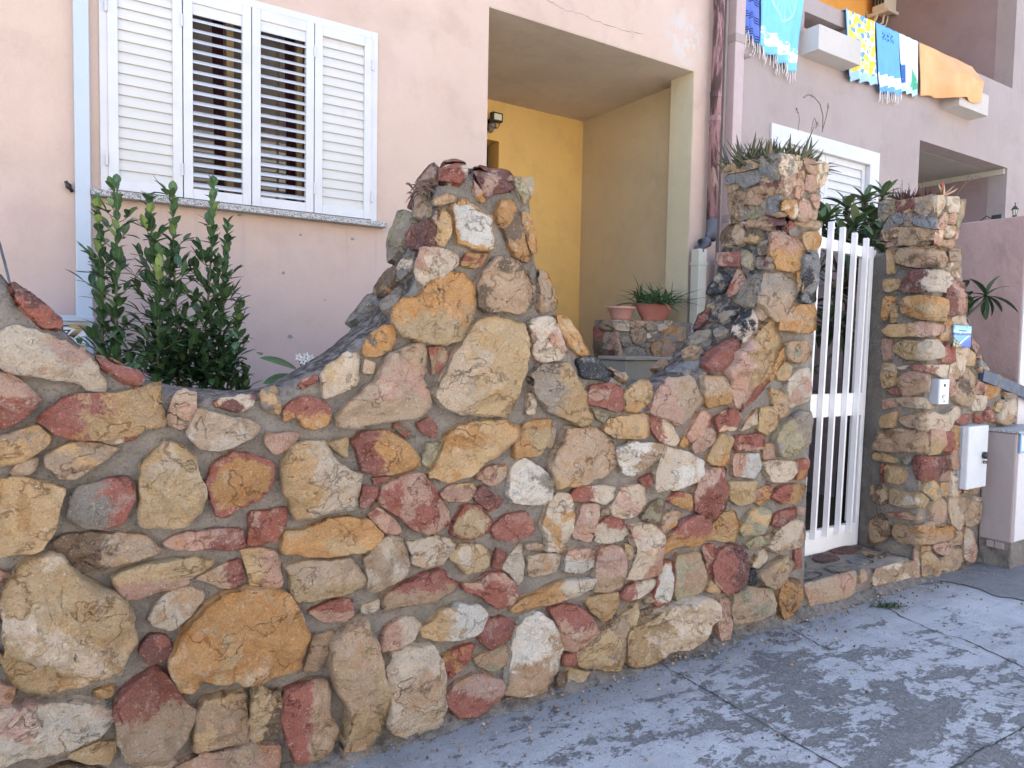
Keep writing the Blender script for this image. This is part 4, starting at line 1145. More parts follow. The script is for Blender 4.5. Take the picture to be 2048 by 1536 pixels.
vwn = vf.build('window', M['alu'], VH, label='white framed window with wide louvred shutters')
for i in range(2): leaf(5.86+.70*i, 5.86+.70*(i+1), 2.0, 3.435, False, vwn, FY+.03, .082, 'alu', .055)
MB().box(5.86, 7.26, FY+.09, FY+.10, 2.0, 3.43).build('pane', M['dark'], vwn)
for i, (a_, b_, z_, zz) in enumerate(((6.053, 6.728, 4.268, 4.495), (8.640, 9.306, 4.262, 4.497))):
    q = MB(); y0 = FY-.195
    q.add([V(v) for v in ((a_,y0,z_),(b_,y0,z_),(b_,FY,z_),(a_,FY,z_),(a_,y0,zz),(b_,y0,zz),(b_,FY,zz),(a_,FY,zz),(a_+.04,y0+.04,zz),(b_-.04,y0+.04,zz),(b_-.04,FY,zz),(a_+.04,FY,zz),(a_+.04,y0+.04,zz-.06),(b_-.04,y0+.04,zz-.06),(b_-.04,FY,zz-.06),(a_+.04,FY,zz-.06))],
          [(3,2,1,0),(0,1,5,4),(1,2,6,5),(3,0,4,7),(4,5,9,8),(5,6,10,9),(7,4,8,11),(8,9,13,12),(9,10,14,13),(11,8,12,15),(12,13,14,15)])
    q.build('flower_box', M['concrete'], VH, bevel=.004)
# balcony furniture glimpsed through the slot in the parapet
ch = MB()
for z in (4.25, 4.33, 4.41, 4.49, 4.57): ch.bar((5.9, FY+.42, z), (6.55, FY+.42, z), .02, .045)
for x in (5.92, 6.53): ch.bar((x, FY+.45, 4.2), (x, FY+.45, 4.62), .03, .03)
tag(recenter(ch.build('balcony_chair', M['alu'], None)), 'white slatted chair back glimpsed through the slot in the mauve balcony wall', 'chair')
# air conditioner
aw = 6.25; A_ = onY(1727, 34, aw); B_ = onY(1759, 48, aw); F_ = onX(1770, 11, A_.x)
ax0, ax1, ay0, ay1, az = A_.x+.04, B_.x-.02, F_.y+.02, aw-.10, A_.z+.03
ac = empty('air_conditioner', ((ax0+ax1)/2, aw, az), 'aged white air conditioner unit on wall brackets above the balcony towels', 'air conditioner')
MB().box(ax0, ax1, ay0, ay1, az, az+.60).build('casing', M['acwhite'], ac, bevel=.012)
q = MB(); n = 28; c_ = V((ax0+(ax1-ax0)*.42, ay0-.006, az+.30)); R_ = min(.25, (ax1-ax0)*.36)
q.add([c_+V((math.cos(2*PI*i/n)*r_, 0, math.sin(2*PI*i/n)*r_)) for r_ in (R_, R_*.9) for i in range(n)], [(i, (i+1) % n, (i+1) % n+n, i+n) for i in range(n)])
for r_ in (.2, .4, .6, .8): q.tube([c_+V((math.cos(2*PI*i/n)*r_*R_, 0, math.sin(2*PI*i/n)*r_*R_)) for i in range(n+1)], .004, 5)
for i in range(8): q.tube([c_, c_+V((math.cos(PI*i/4)*R_, 0, math.sin(PI*i/4)*R_))], .004, 5)
q.build('fan_grille', M['acwhite'], ac)
q = MB(); dy = (ay1-ay0)/4.4
for i in range(4):
    for j in range(3): q.box(ax0-.006, ax0+.002, ay0+.02+dy*i, ay0+.02+dy*(i+.8), az+.08+.17*j, az+.22+.17*j)
q.build('side_grille', M['dark'], ac)
q = MB()
for x in (ax0+.02, ax1-.02): q.bar((x, aw, az-.025), (x, ay0-.04, az-.025), .035, .04); q.bar((x, aw-.02, az-.34), (x, ay0+.12, az-.04), .028, .028); q.bar((x, aw-.015, az-.38), (x, aw-.015, az+.05), .035, .02)
q.bar((ax0, ay0-.03, az-.025), (ax1, ay0-.03, az-.025), .03, .035)
q.build('bracket', M['acwhite'], ac)
q = MB(); ym_ = (ay0+ay1)/2
for k in range(4): q.tube([(ax0+.15+.1*k, ym_, az-.01), (ax0+.2+.08*k, ym_+.05, az-.10-.02*k), (ax0+.12+.03*k, aw-.12, az-.16), (ax0+.08, aw-.05, az-.35-.03*k), (ax0+.05+.03*k, aw-.02, az-.9)], .016, 7)
q.build('hoses', M['acwhite'], ac, True)

# side wall of the violet yard, lantern and small box on it
rw = MB(); RX = 6.22; zt = 2.545
N = 24; vs = []; fs = []
rw.box(RX, RX+.17, 2.5, FY-.002, 0, zt)
RW = recenter(rw.build('yard_wall', M['violet_rough'], None, bevel=.012), V((RX+.08, 3.4, 0)))
tag(RW, 'rough rendered mauve side wall running back from the street right of the gate pillar', 'wall')
q = MB(); q.box(RX+.004, RX+.166, 2.494, 2.503, .02, zt-.01); q.build('end_face', M_plain('lit_end_render', (.60, .58, .58), .9, .2, .06), RW)  # brighter light on the wall end put into a paler colour
p = onX(2030, 418, RX+.08); q = empty('lantern', (p.x, p.y, zt), 'small black wall lantern standing on the mauve yard wall', 'lantern')
f = MB(); f.tube([(p.x, p.y, zt), (p.x, p.y, zt+.02)], .016, 8)
for a_ in range(4):
    x, y = math.cos(PI/4+a_*PI/2), math.sin(PI/4+a_*PI/2); f.tube([(p.x+.011*x, p.y+.011*y, zt+.02), (p.x+.021*x, p.y+.021*y, zt+.066)], .0022, 5)
f.build('frame', M['black'], q); MB().lathe((p.x, p.y, zt), [(.026, .064), (.024, .070), (.010, .090), (.003, .098), (.003, .112), (.008, .114), (0, .120)], 12).build('cap', M['black'], q)
gg = NT('lantern_glass'); gg.done((.6, .55, .45), .2); MB().lathe((p.x, p.y, zt), [(.009, .021), (.018, .064)], 8).build('glass', gg.m, q)
p = onX(1998, 430, RX+.06); q = MB(); q.box(p.x-.03, p.x+.03, p.y-.03, p.y+.04, zt, zt+.035); q.tube([(p.x, p.y+.04, zt+.01), (p.x, p.y+.09, zt+.04), (p.x, p.y+.14, zt+.002)], .004, 6)
tag(recenter(q.build('junction_box', M['black'], None)), 'black box with a cable on top of the mauve yard wall beside the lantern', 'box')
# stub of the party wall behind the left pillar
q = MB(); q.box(4.872, 5.02, 3.95, FY-.09, 0, 2.325)
tag(recenter(q.build('party_wall', M['violet_rough'], None, bevel=.01)), 'low mauve party wall stub at the foot of the drainpipe, behind the left pillar', 'wall')

# orange house further along the street
OH = empty('orange_house', (14, 5.6, 0), 'bright orange house glimpsed at the far right edge beyond the mauve house', 'house')
oy = 5.2; z1 = onY(2044, 274, oy).z; z2 = onY(2046, 160, oy).z; z3 = onY(2046, 90, oy).z; z4 = onY(2046, 62, oy).z
ow = onY(2036, 290, oy); ow2 = onY(2044, 340, oy)
q = MB(); panel(q, 11.6, 24, 0, z1, oy, oy+.3, [(ow.x, ow2.x, ow2.z, ow.z)]); q.build('wall', M['orange'], OH)
MB().box(11.6, 24, oy-.08, oy+.3, z1+.001, z1+.10).build('coping', M['alu'], OH)
MB().box(11.6, 24, oy+1.6, oy+1.8, z1, z4+.4).build('balcony_back_wall', M_plain('dark_red_stucco', (.22, .08, .07), .9, .2), OH)
MB().box(11.6, 24, oy-.05, oy+1.8, z3+.12, z4+.3).build('eaves', M['pink'], OH)
MB().box(ow.x, ow2.x, oy+.12, oy+.16, ow2.z, ow.z).build('shutter', M_plain('brown_shutter', (.20, .09, .04), .6), OH)
MB().box(ow.x-.15, ow2.x+.15, oy-.06, oy+.05, ow2.z-.09, ow2.z-.001).build('sill', M['alu'], OH)
q = MB(); n = 24; vs = []
for j in range(7):
    for i in range(n+1): vs.append((12.9+2.6*i/n, oy+.35+.06*math.sin(i*1.9), z1+.10+(z2-z1-.1)*j/6))
q.add(vs, [(j*(n+1)+i, j*(n+1)+i+1, (j+1)*(n+1)+i+1, (j+1)*(n+1)+i) for j in range(6) for i in range(n)])
q.build('curtain', M_plain('white_cloth', (.8, .8, .8), .9, .1, .03), OH, True)

# a hairline settling crack above the porch
q = MB(); ck = [onY(*p, FY) for p in ((1085,-4),(1112,9),(1130,20),(1160,27),(1190,42),(1222,52),(1255,63),(1292,70))]; D = []
for a_, b_ in zip(ck, ck[1:]): D += [a_.lerp(b_, i/6)+V((0, 0, random.uniform(-.006, .006))) for i in range(6)]
vs = []
for p in D: w_ = random.uniform(.0008, .0024); vs += [V((p.x, FY-.0012, p.z-w_)), V((p.x, FY-.0012, p.z+w_))]
q.add(vs, [(2*i, 2*i+1, 2*i+3, 2*i+2) for i in range(len(D)-1)]); q.build('crack', M_plain('crack_shadow', (.22, .15, .12), 1, .05), H)
# unseen terrace opposite, added to bounce sunlight onto the shaded fronts
m, c, nb = M_plaster('cream_stucco', (.60, .56, .51), (.56, .52, .47), (.45, .42, .38)); cream = m.done(c, .92, nb, .2)
OP = empty('bounce_terrace', (2, -9, 0), 'unseen cream terrace across the street, added to bounce sunlight onto the stone wall', 'house')
hs = [(x, x+1.2, z, z+1.4) for z in (1.1, 4.2) for x in (-13, -9, -5, -1, 3, 7, 11, 15)]
q = MB(); panel(q, -16, 20, 0, 6.6, -9.3, -9.0, hs); q.build('wall', cream, OP)
MB().box(-16.2, 20.2, -16, -8.8, 6.602, 6.85).build('roof', M['terracotta'], OP)
for h_ in hs: MB().box(h_[0], h_[1], -9.22, -9.18, h_[2], h_[3]).build('window', M['slat'], OP)
# ------------------------------------------------------------------ gate
G = empty('gate', (4.2, WY+.40, .15), 'white painted steel gate of upright bars between the two stone pillars', 'gate')
GY = WY+.395
def gp(px, py, y=GY): return onY(px, py, y)
tr = gp(1755, 497); br_ = gp(1722, 1086)
zb = gp(1660, 1100).z; lnx = (tr.x-br_.x)/(tr.z-br_.z)      # the leaf leans a little
def gx(x, z): return x+lnx*(z-br_.z)
gl_ = 3.66
def rail(name, z0, z1, x0, x1, slope=0.0):
    q = MB(); q.prism([V((gx(x0, z0), GY, z0-slope*(x0-4.5))), V((gx(x1, z0), GY, z0-slope*(x1-4.5))), V((gx(x1, z1), GY, z1-slope*(x1-4.5))), V((gx(x0, z1), GY, z1-slope*(x0-4.5)))], (0, .04, 0))
    return q.build(name, M['steel_white'], G, bevel=.003)
xr_ = br_.x-.002
tz = gp(1700, 486).z; tz2 = gp(1700, 508).z; mz = gp(1690, 787).z; mz2 = gp(1690, 832).z; bz = gp(1680, 1052).z
rail('bottom_rail', zb-.005, bz, gl_, xr_-.075); rail('middle_rail', mz2, mz, gl_, xr_-.075); rail('top_rail', tz2, tz, gl_, xr_-.075, .045)
rail('stile', zb-.005, tz+.0, xr_-.074, xr_-.040); rail('stile', zb-.005, tz-.012, gl_-.04, gl_-.001)
q = MB(); q.prism([V((gx(xr_-.036, .13), GY+.004, .13)), V((gx(xr_, .13), GY+.004, .13)), V((gx(xr_, tz-.02), GY+.004, tz-.02)), V((gx(xr_-.036, tz-.02), GY+.004, tz-.02))], (0, .05, 0)); q.build('hinge_post', M['steel_white'], G, bevel=.003)
q = MB(); q.prism([V((gx(xr_-.082, bz), GY+.006, bz)), V((gx(xr_-.076, bz), GY+.006, bz)), V((gx(xr_-.076, tz2), GY+.006, tz2)), V((gx(xr_-.082, tz2), GY+.006, tz2))], (0, .075, 0)); q.build('inner_flange', M['alu'], G)
BY = GY-.04
tops = [(1641,447),(1667,442),(1690,453),(1714,464),(1737,475)]; bots = [(1614,1085),(1630,1080),(1653,1075),(1677,1070),(1701,1065)]
T_ = [gp(*p, BY) for p in tops]; B_ = [gp(*p, BY) for p in bots]
dx = (T_[4].x-T_[0].x)/4
bars = [(T_[i].x, T_[i].z, B_[4].x-(4-i)*dx, B_[i].z) for i in range(5)]
for k in (1, 2, 3): bars.insert(0, (T_[0].x-dx*k, T_[0].z-.035*k, bars[[b[2] for b in bars].index(min(b[2] for b in bars))][2]-dx, B_[0].z))
for xt, zt_, xb, zb_ in bars:
    if xb < gl_: continue
    q = MB(); q.prism([V((xb, BY, zb_)), V((xb+.017, BY, zb_)), V((xt+.017, BY, zt_-.008)), V((xt, BY, zt_))], (0, .0385, 0)); q.build('bar', M['steel_white'], G, bevel=.002)

# ------------------------------------------------------------------ things fixed to the right pillar
p0, p1 = onY(1876, 758, WY-.05), onY(1893, 808, WY-.05)
ic = empty('intercom', ((p0.x+p1.x)/2, WY-.02, p1.z), 'grey door intercom panel with a call button on the right stone pillar', 'intercom')
MB().box(p0.x-.005, p1.x+.004, WY-.060, WY+.03, p1.z, p0.z).build('housing', M_plain('grey_metal_case', (.36, .38, .42), .45, .5, .05), ic, bevel=.004)
MB().box(p0.x+.006, p1.x-.004, WY-.063, WY-.059, p1.z+.004, p0.z-.006).build('face_plate', M_plain('pale_plate', (.70, .71, .74), .4, .5, .03), ic)
w = p1.x-p0.x; h = p0.z-p1.z; xc = (p0.x+p1.x)/2
q = MB(); q.tube([(xc, WY-.062, p0.z-.25*h), (xc, WY-.067, p0.z-.25*h)], .010, 14); q.build('camera_eye', M['black'], ic); q = MB(); q.tube([(xc, WY-.062, p1.z+.13*h), (xc, WY-.067, p1.z+.13*h)], .005, 10); q.build('screw', M['black'], ic)
q = MB(); q.box(xc-.022, xc+.022, WY-.0645, WY-.0625, p1.z+.24*h, p1.z+.37*h); q.build('button_frame', M['black'], ic)
q = MB(); q.box(xc-.018, xc+.018, WY-.0665, WY-.0642, p1.z+.26*h, p1.z+.35*h); q.build('button', M['alu'], ic)
# glazed picture tile
a, b = onY(1907.5, 650, WY-.055), onY(1939.5, 694.5, WY-.055)
tm = NT('painted_tile'); sx = tm.n('ShaderNodeSeparateXYZ'); tm.put(sx.inputs[0], tm.pos)
u = tm.ramp(sx.outputs[0], a.x, b.x); v = tm.ramp(sx.outputs[2], b.z, a.z)
u.node.interpolation_type = v.node.interpolation_type = 'LINEAR'
wob = tm.math('MULTIPLY', tm.math('SUBTRACT', tm.noise(45, 4), .5), .16)
sky = tm.mix(tm.ramp(v, .62, 1), (.42, .70, .86), (.12, .42, .78))
sea = tm.mix(tm.ramp(tm.math('ADD', tm.math('SUBTRACT', v, tm.math('MULTIPLY', u, .55)), wob), -.22, .18), (.02, .10, .62), (.10, .36, .80))
sea = tm.mix(tm.ramp(tm.math('ABSOLUTE', tm.math('ADD', tm.math('SUBTRACT', tm.math('SUBTRACT', v, tm.math('MULTIPLY', u, .75)), -.10), tm.math('MULTIPLY', wob, .5))), .015, .05, 1, 0), sea, (.80, .84, .88))
sea = tm.mix(tm.ramp(tm.math('ADD', tm.math('ADD', u, v), wob), .42, .60, 1, 0), sea, tm.mix(tm.ramp(tm.noise(130, 2), .45, .6), (.03, .045, .03), (.42, .42, .30)))
hill = tm.ramp(tm.math('ABSOLUTE', tm.math('ADD', tm.math('SUBTRACT', v, .60), wob)), .03, .08, 1, 0)
c = tm.mix(tm.ramp(v, .58, .62), sea, sky); c = tm.mix(hill, c, (.05, .10, .26))
tm.done(c, .12, None, .6)
q = MB(); q.box(a.x, b.x, WY-.062, WY-.050, b.z, a.z)
ti = recenter(q.build('picture_tile', tm.m, None, bevel=.004)); tag(ti, 'glazed blue tile with a painted coast view fixed to the right stone pillar', 'tile')
for px in (1912, 1936): p = onY(px, 655, WY-.063); MB().tube([(p.x, WY-.062, p.z), (p.x, WY-.066, p.z)], .006, 10).build('screw', M['alu'], ti)
q = MB(); r = random.Random(3); x = a.x+.055
while x < b.x-.065: wd = r.uniform(.007, .013); q.box(x, x+wd, WY-.0632, WY-.0618, a.z-.040, a.z-.031); x += wd+.0035
q.build('lettering', M_plain('slate_blue_ink', (.08, .13, .25), .4), ti)
q = MB(); q.box(a.x+.005, b.x-.01, WY-.051, WY+.02, b.z+.02, a.z-.02); q.build('backing', MORTAR, ti)

# meter box with padlock latch
a, b = onY(1936, 855, WY-.10), onY(1969, 972, WY-.10); tr = onY(1978, 850, WY-.10)
mt = empty('meter_box', ((a.x+tr.x)/2, WY-.04, b.z), 'pale grey meter box with a black latch on the stone wing right of the gate', 'box')
MB().box(a.x+.02, tr.x-.01, WY-.055, WY+.03, b.z, a.z).build('box', M_plain('shaded_grey_plastic', (.42, .45, .48), .5, .4, .05), mt, bevel=.006)
MB().box(a.x+.012, tr.x-.004, WY-.104, WY-.056, b.z-.004, a.z+.004).build('cover', M_plain('pale_grey_plastic', (.56, .58, .60), .45, .45, .10, 60), mt, bevel=.008)
p = onY(1971, 911, WY-.12); q = MB(); q.lathe((0,0,0), [(0, -.016), (.018, -.012), (.021, 0), (.018, .012), (0, .016)], 14)
q.v = [tuple(V((p.x, WY-.118, p.z))+V((v[0], v[2], v[1]*1.25))) for v in q.v]
q.tube([(p.x-.008, WY-.115, p.z-.038), (p.x+.008, WY-.125, p.z-.040), (p.x+.008, WY-.125, p.z-.052), (p.x-.010, WY-.115, p.z-.052), (p.x-.008, WY-.115, p.z-.038)], .005, 7)
q.build('latch', M['black'], mt, True)

# rendered utility cabinet with broken foot
cx0 = 5.655; cy0, cy1 = 2.262, 2.475; zb_, zt_ = .185, .955; cx1 = 6.55
cab = empty('utility_cabinet', (6.1, 2.36, 0), 'mauve rendered utility cabinet with lit front and crumbling foot, at the right picture edge', 'cabinet')
q = MB(); q.box(cx0, cx1, cy0, cy1, zb_, zt_)
cb = q.build('cabinet_body', M['violet'], cab, bevel=.012)
MB().box(cx0+.03, cx1, cy0-.006, cy0+.004, zb_+.01, zt_-.01).build('lit_front', M_plain('lit_front_render', (.60, .58, .58), .9, .2, .06), cab, bevel=.003)  # light on the cabinet front painted in, paler than the body
MB().box(cx0-.012, cx1, cy0-.02, cy1+.06, zt_+.002, zt_+.018).build('granite_top', M['granite'], cab, bevel=.003)
ft = MB(); r = random.Random(4)
n = 30; m_ = 10; vs = []
for j in range(m_+1):
    for i in range(n+1):
        t_ = i/n; y = cy1+.0+(cy0-.0-cy1)*min(1, t_*1.7); x = cx0+.012 if t_*1.7 < 1 else cx0+.012+(t_*1.7-1)/.7*.32
        z = .0+(zb_+.01)*j/m_; p = V((x, y, z)); vs.append(p+V((.018*noise.noise(p*14), .012*noise.noise(p*14+V((3,3,3))), .0))+V((.03*max(0, 1-abs(z-.06)/.07)*max(0, 1-abs(t_-.35)/.25), 0, 0)))
ft.add(vs, [(j*(n+1)+i, j*(n+1)+i+1, (j+1)*(n+1)+i+1, (j+1)*(n+1)+i) for j in range(m_) for i in range(n)], lichen=.15)
ft.build('broken_foot', MORTAR, cab, True)
q = MB(); q.box(cx0+.34, cx1, cy0+.05, cy1, 0, zb_); q.build('cavity', M['dark'], cab)
q = MB()
for a_, b_ in ((cy1-.055, cy1-.105), (cy1-.11, cy1-.165)): q.box(cx0-.004, cx0+.03, b_, a_, zb_-.052, zb_-.004)
q.build('exposed_block', M_plain('hollow_block', (.34, .27, .255), .95, .1, .1), cab, bevel=.004)
a = onY(2040.5, 868, cy0-.01); q = MB(); q.box(a.x+.0, a.x+.16, cy0-.016, cy0-.007, a.z-.135, a.z); nt = q.build('number_tile', M_plain('blue_border_glaze', (.12, .28, .55), .15, .6, .1), cab)
MB().box(a.x+.018, a.x+.142, cy0-.0175, cy0-.0155, a.z-.117, a.z-.018).build('tile_field', M_plain('white_glaze', (.8, .82, .84), .15, .6, .02), nt)
q = MB(); p0 = onY(1990, 748, 2.44); p1 = onY(2050, 774, 2.44); d = (p1-p0); p1 = p0+d*3; q.bar(V((p0.x, 2.452, p0.z-.04))-d*.35, V((p1.x, 2.452, p1.z-.04)), .03, .085)
tag(recenter(q.build('steel_rail', M['navy'], None, bevel=.003)), 'dark navy steel bar sloping down to the right behind the stone wing', 'bar')
r = random.Random(8)
for k, (px, py, sx, sy, sz) in enumerate(((2015, 1128, .10, .05, .012), (1985, 1118, .05, .03, .012))):
    p = onZ(px, py); q = MB(); nn = 9; top = [V((p.x+sx*math.cos(2*PI*i/nn)*r.uniform(.7, 1.2), p.y+sy*math.sin(2*PI*i/nn)*r.uniform(.7, 1.2), r.uniform(.4, 1)*sz+.014)) for i in range(nn)]
    q.add([V((t.x, t.y, .001)) for t in top]+top+[V((p.x, p.y, sz+.016))], [(i, (i+1) % nn, (i+1) % nn+nn, i+nn) for i in range(nn)]+[(i+nn, (i+1) % nn+nn, 2*nn) for i in range(nn)])
    tag(recenter(q.build('rubble_slab', M['concrete'], None)), ['broken flat slab of concrete lying at the foot of the utility cabinet', 'small chip of concrete lying between wing and cabinet foot'][k], 'rubble')

# ------------------------------------------------------------------ washing on the balcony wall
def towel(label, tl, tr, bl, br, fn, fold=.018, seed=0, fringe=None, yo=.028, waves=3.2, name='towel', push=0.0):
    """cloth draped over the parapet: corners (x,z) on the outside, a short flap inside"""
    r = random.Random(seed); q = MB(); nu, nv = 34, 30; ph = r.uniform(0, 6); yb = FY-yo
    vs = []; uv = []
    def P(u, v):
        x = (tl[0]*(1-u)+tr[0]*u)*(1-v)+(bl[0]*(1-u)+br[0]*u)*v; z = (tl[1]*(1-u)+tr[1]*u)*(1-v)+(bl[1]*(1-u)+br[1]*u)*v
        y = yb-.006-1.5*fold*(.15+.85*v)*(.6+.6*math.sin(u*waves*2*PI+ph+.8*math.sin(v*2+ph))+.3*math.sin(u*waves*5.1+2*v))
        if push: k_ = max(0, min(1, (u-.28)/.17)); y -= push*k_*k_*(3-2*k_)*min(1, v/.5)
        x += .012*math.sin(v*5+u*9+ph)*v; z += .010*math.sin(u*waves*2*PI+ph)*v
        return V((x, min(y, FY-.008), z))
    for j in range(-7, nv+1):
        for i in range(nu+1):
            u = i/nu
            if j >= 0: p = P(u, j/nv)
            else:
                t = -j; a = min(t, 4)/4*PI/2; e = P(u, 0)
                p = V((e.x, e.y+(FY+.235-e.y)*min(t, 5)/5, PT+.010+.010*math.sin(min(t, 5)/5*PI)-(0 if t < 6 else (t-5)*.12)))
                if t <= 0: p = e
            vs.append(p); uv.append((u, 1-max(j, 0)/nv))
    # top edge exactly on the coping
    W_ = nu+1; rows = nv+8
    fs = [(j*W_+i, j*W_+i+1, (j+1)*W_+i+1, (j+1)*W_+i) for j in range(rows-1) for i in range(nu)]
    q.add(vs, fs, uv)
    m = NT('towel_cloth'); uvn = m.n('ShaderNodeUVMap').outputs[0]; s = m.n('ShaderNodeSeparateXYZ'); m.put(s.inputs[0], uvn)
    c = fn(m, s.outputs[0], s.outputs[1], uvn)
    o = q.build(name, m.done(c, .95, m.bump(m.noise(260, 2), .5, .002), .1), None, True)
    sm = o.modifiers.new('Solidify', 'SOLIDIFY'); sm.thickness = .006; sm.offset = 0
    c0 = V(((tl[0]+tr[0])/2, FY, bl[1])); recenter(o, c0); tag(o, label, 'towel', 'towels on the balcony wall')
    if fringe:
        f = MB(); 
        for k in range(fringe):
            u = (k+.5)/fringe; e = P(u, 1); L = r.uniform(.07, .12); f.tube([e, e+V((r.uniform(-.012, .012), -.004, -L*.5)), e+V((r.uniform(-.02, .02), 0, -L))], [.0035, .003, .004], 5)
        f.build('fringe', M_plain('cotton_fringe', (.78, .75, .72), .95, .1, .05), o, True)
    return o
def t_dark(m, u, v, uv):
    c = m.mix(m.noise(14, 3), (.10, .16, .46), (.14, .21, .55))
    w = m.math('FRACT', m.math('MULTIPLY', m.math('ADD', v, m.math('MULTIPLY', m.math('SINE', m.math('MULTIPLY', u, 7)), .03)), 4.2))
    f3 = m.math('FRACT', m.math('MULTIPLY', w, 7)); on = m.math('MULTIPLY', m.ramp(f3, .45, .5, 1, 0), m.ramp(w, .42, .44, 1, 0))
    return m.mix(on, c, (.02, .03, .12))
def t_light(m, u, v, uv):
    c = m.mix(m.noise(6, 3), (.16, .46, .80), (.26, .58, .86))
    d = m.n('ShaderNodeVectorMath', operation='DISTANCE'); m.put(d.inputs[0], uv); d.inputs[1].default_value = (.55, .78, 0)
    ang = m.math('ARCTAN2', m.math('SUBTRACT', v, .98), m.math('SUBTRACT', u, .55))
    shell = m.math('MULTIPLY', m.ramp(m.math('ABSOLUTE', m.math('SINE', m.math('MULTIPLY', ang, 11))), .0, .35, 1, 0), m.ramp(d.outputs['Value'], .23, .27, 1, 0))
    rim = m.ramp(m.math('ABSOLUTE', m.math('SUBTRACT', d.outputs['Value'], .26)), .006, .016, 1, 0)
    c = m.mix(m.math('MULTIPLY', m.math('MAXIMUM', shell, rim), .55), c, (.62, .82, .92))
    band = m.math('MULTIPLY', m.ramp(v, .10, .105), m.ramp(v, .27, .275, 1, 0))
    mp = m.mapv((5, 9, 1), vec=uv); vd = m.voro(1.0, 'F1', mp, .5)
    c2 = m.mix(m.math('MULTIPLY', m.ramp(vd, .20, .24), m.ramp(vd, .40, .44, 1, 0)), (.82, .86, .88), (.25, .55, .80))
    return m.mix(band, c, c2)
def t_lemon(m, u, v, uv):
    mp = m.mapv((5, 7, 1), vec=uv); nz = m.n('ShaderNodeTexVoronoi'); m.put(nz.inputs['Vector'], mp); nz.inputs['Scale'].default_value = 1.9
    nz.inputs['Randomness'].default_value = .95
    d = nz.outputs['Distance']; k = m.n('ShaderNodeSeparateColor'); m.put(k.inputs[0], nz.outputs['Color'])
    fruit = m.mix(m.ramp(k.outputs[0], .20, .24), (.16, .36, .70), m.mix(m.ramp(k.outputs[1], .55, .65), (.88, .60, .08), (.90, .68, .20)))
    c = m.mix(m.ramp(d, .60, .68), fruit, (.86, .86, .80))
    c = m.mix(m.ramp(m.math('ABSOLUTE', m.math('SUBTRACT', d, .63)), .012, .03, 1, 0), c, m.mix(m.ramp(k.outputs[2], .3, .7), (.05, .07, .16), (.75, .55, .2)))
    c = m.mix(m.ramp(m.noise(9, 3, .5, mp), .66, .70), c, (.04, .07, .18))
    edge = m.math('MAXIMUM', m.ramp(u, .085, .09, 1, 0), m.ramp(v, .13, .135, 1, 0))
    return m.mix(edge, c, (.36, .56, .84))
def t_star(m, u, v, uv):
    c = m.mix(m.noise(6, 3), (.12, .34, .74), (.19, .43, .80))
    top = m.math('MULTIPLY', m.math('MULTIPLY', m.ramp(v, .78, .80), m.ramp(v, .91, .93, 1, 0)), m.math('MULTIPLY', m.ramp(u, .22, .26), m.ramp(u, .74, .78, 1, 0)))
    c = m.mix(m.math('MULTIPLY', top, m.ramp(m.noise(1.3, 2, .5, m.mapv((12, 26, 1), vec=uv)), .50, .54)), c, (.03, .09, .30))
    band = m.math('MULTIPLY', m.ramp(v, .085, .09), m.ramp(v, .255, .26, 1, 0))
    w = (.84, .86, .88); k = w
    for uc in (.38, .76):
        ang = m.math('ARCTAN2', m.math('SUBTRACT', v, .17), m.math('MULTIPLY', m.math('SUBTRACT', u, uc), .8)); 
        du = m.math('MULTIPLY', m.math('SUBTRACT', u, uc), .8); dv = m.math('SUBTRACT', v, .17)
        rr = m.math('SQRT', m.math('ADD', m.math('MULTIPLY', du, du), m.math('MULTIPLY', dv, dv)))
        lim = m.math('ADD', .045, m.math('MULTIPLY', m.math('SINE', m.math('MULTIPLY', ang, 5)), .022))
        k = m.mix(m.ramp(m.math('ABSOLUTE', m.math('SUBTRACT', rr, lim)), .006, .012, 1, 0), k, (.12, .28, .55))
    return m.mix(band, c, k)
def t_white(m, u, v, uv):
    c = m.mix(m.noise(5, 3), (.80, .83, .84), (.70, .76, .80))
    fig = m.math('MULTIPLY', m.ramp(u, .22, .26, 1, 0), m.math('MULTIPLY', m.ramp(v, .14, .16), m.ramp(v, .46, .50, 1, 0)))
    c = m.mix(fig, c, (.06, .15, .42))
    g = m.math('MULTIPLY', m.ramp(m.math('ADD', m.math('ABSOLUTE', m.math('SUBTRACT', u, .70)), m.math('MULTIPLY', v, .55)), .26, .30, 1, 0), m.ramp(v, .10, .11))
    c = m.mix(g, c, (.10, .42, .26))
    c = m.mix(m.math('MULTIPLY', m.ramp(m.noise(1.5, 3, .5, m.mapv((7, 9, 1), vec=uv)), .62, .66), .55), c, (.40, .52, .60))
    c = m.mix(m.math('MULTIPLY', m.ramp(m.noise(1.4, 2, .5, m.mapv((9, 12, 1), (2, 5, 0), vec=uv)), .66, .69), m.ramp(v, .8, .84)), c, (.05, .07, .10))
    return m.mix(m.ramp(v, .10, .105, 1, 0), c, (.50, .76, .84))
def t_orange(m, u, v, uv): return m.mix(m.ramp(m.noise(5, 4), .35, .7), (.74, .37, .17), (.76, .42, .22))
def wx(px, py): p = onY(px, py, FY-.03); return (p.x, p.z)
ptz = PT+.012
towel('dark blue striped towel with a fringe, first from the left on the balcony wall', (wx(1477,0)[0]-.01, ptz), (wx(1517,0)[0], ptz), wx(1474,53), wx(1513,90), t_dark, .016, 1, 16)
towel('light blue fringed towel with a white shell band, second from the left', (wx(1519,0)[0], ptz), (wx(1604,0)[0]+.03, ptz), wx(1515,93), wx(1585,146), t_light, .020, 2, 26)
towel('lemon patterned towel with a pale blue hem hanging behind the left flower box', (wx(1690,25)[0], ptz), (wx(1748,55)[0], ptz), wx(1690,158), wx(1749,172), t_lemon, .020, 3)
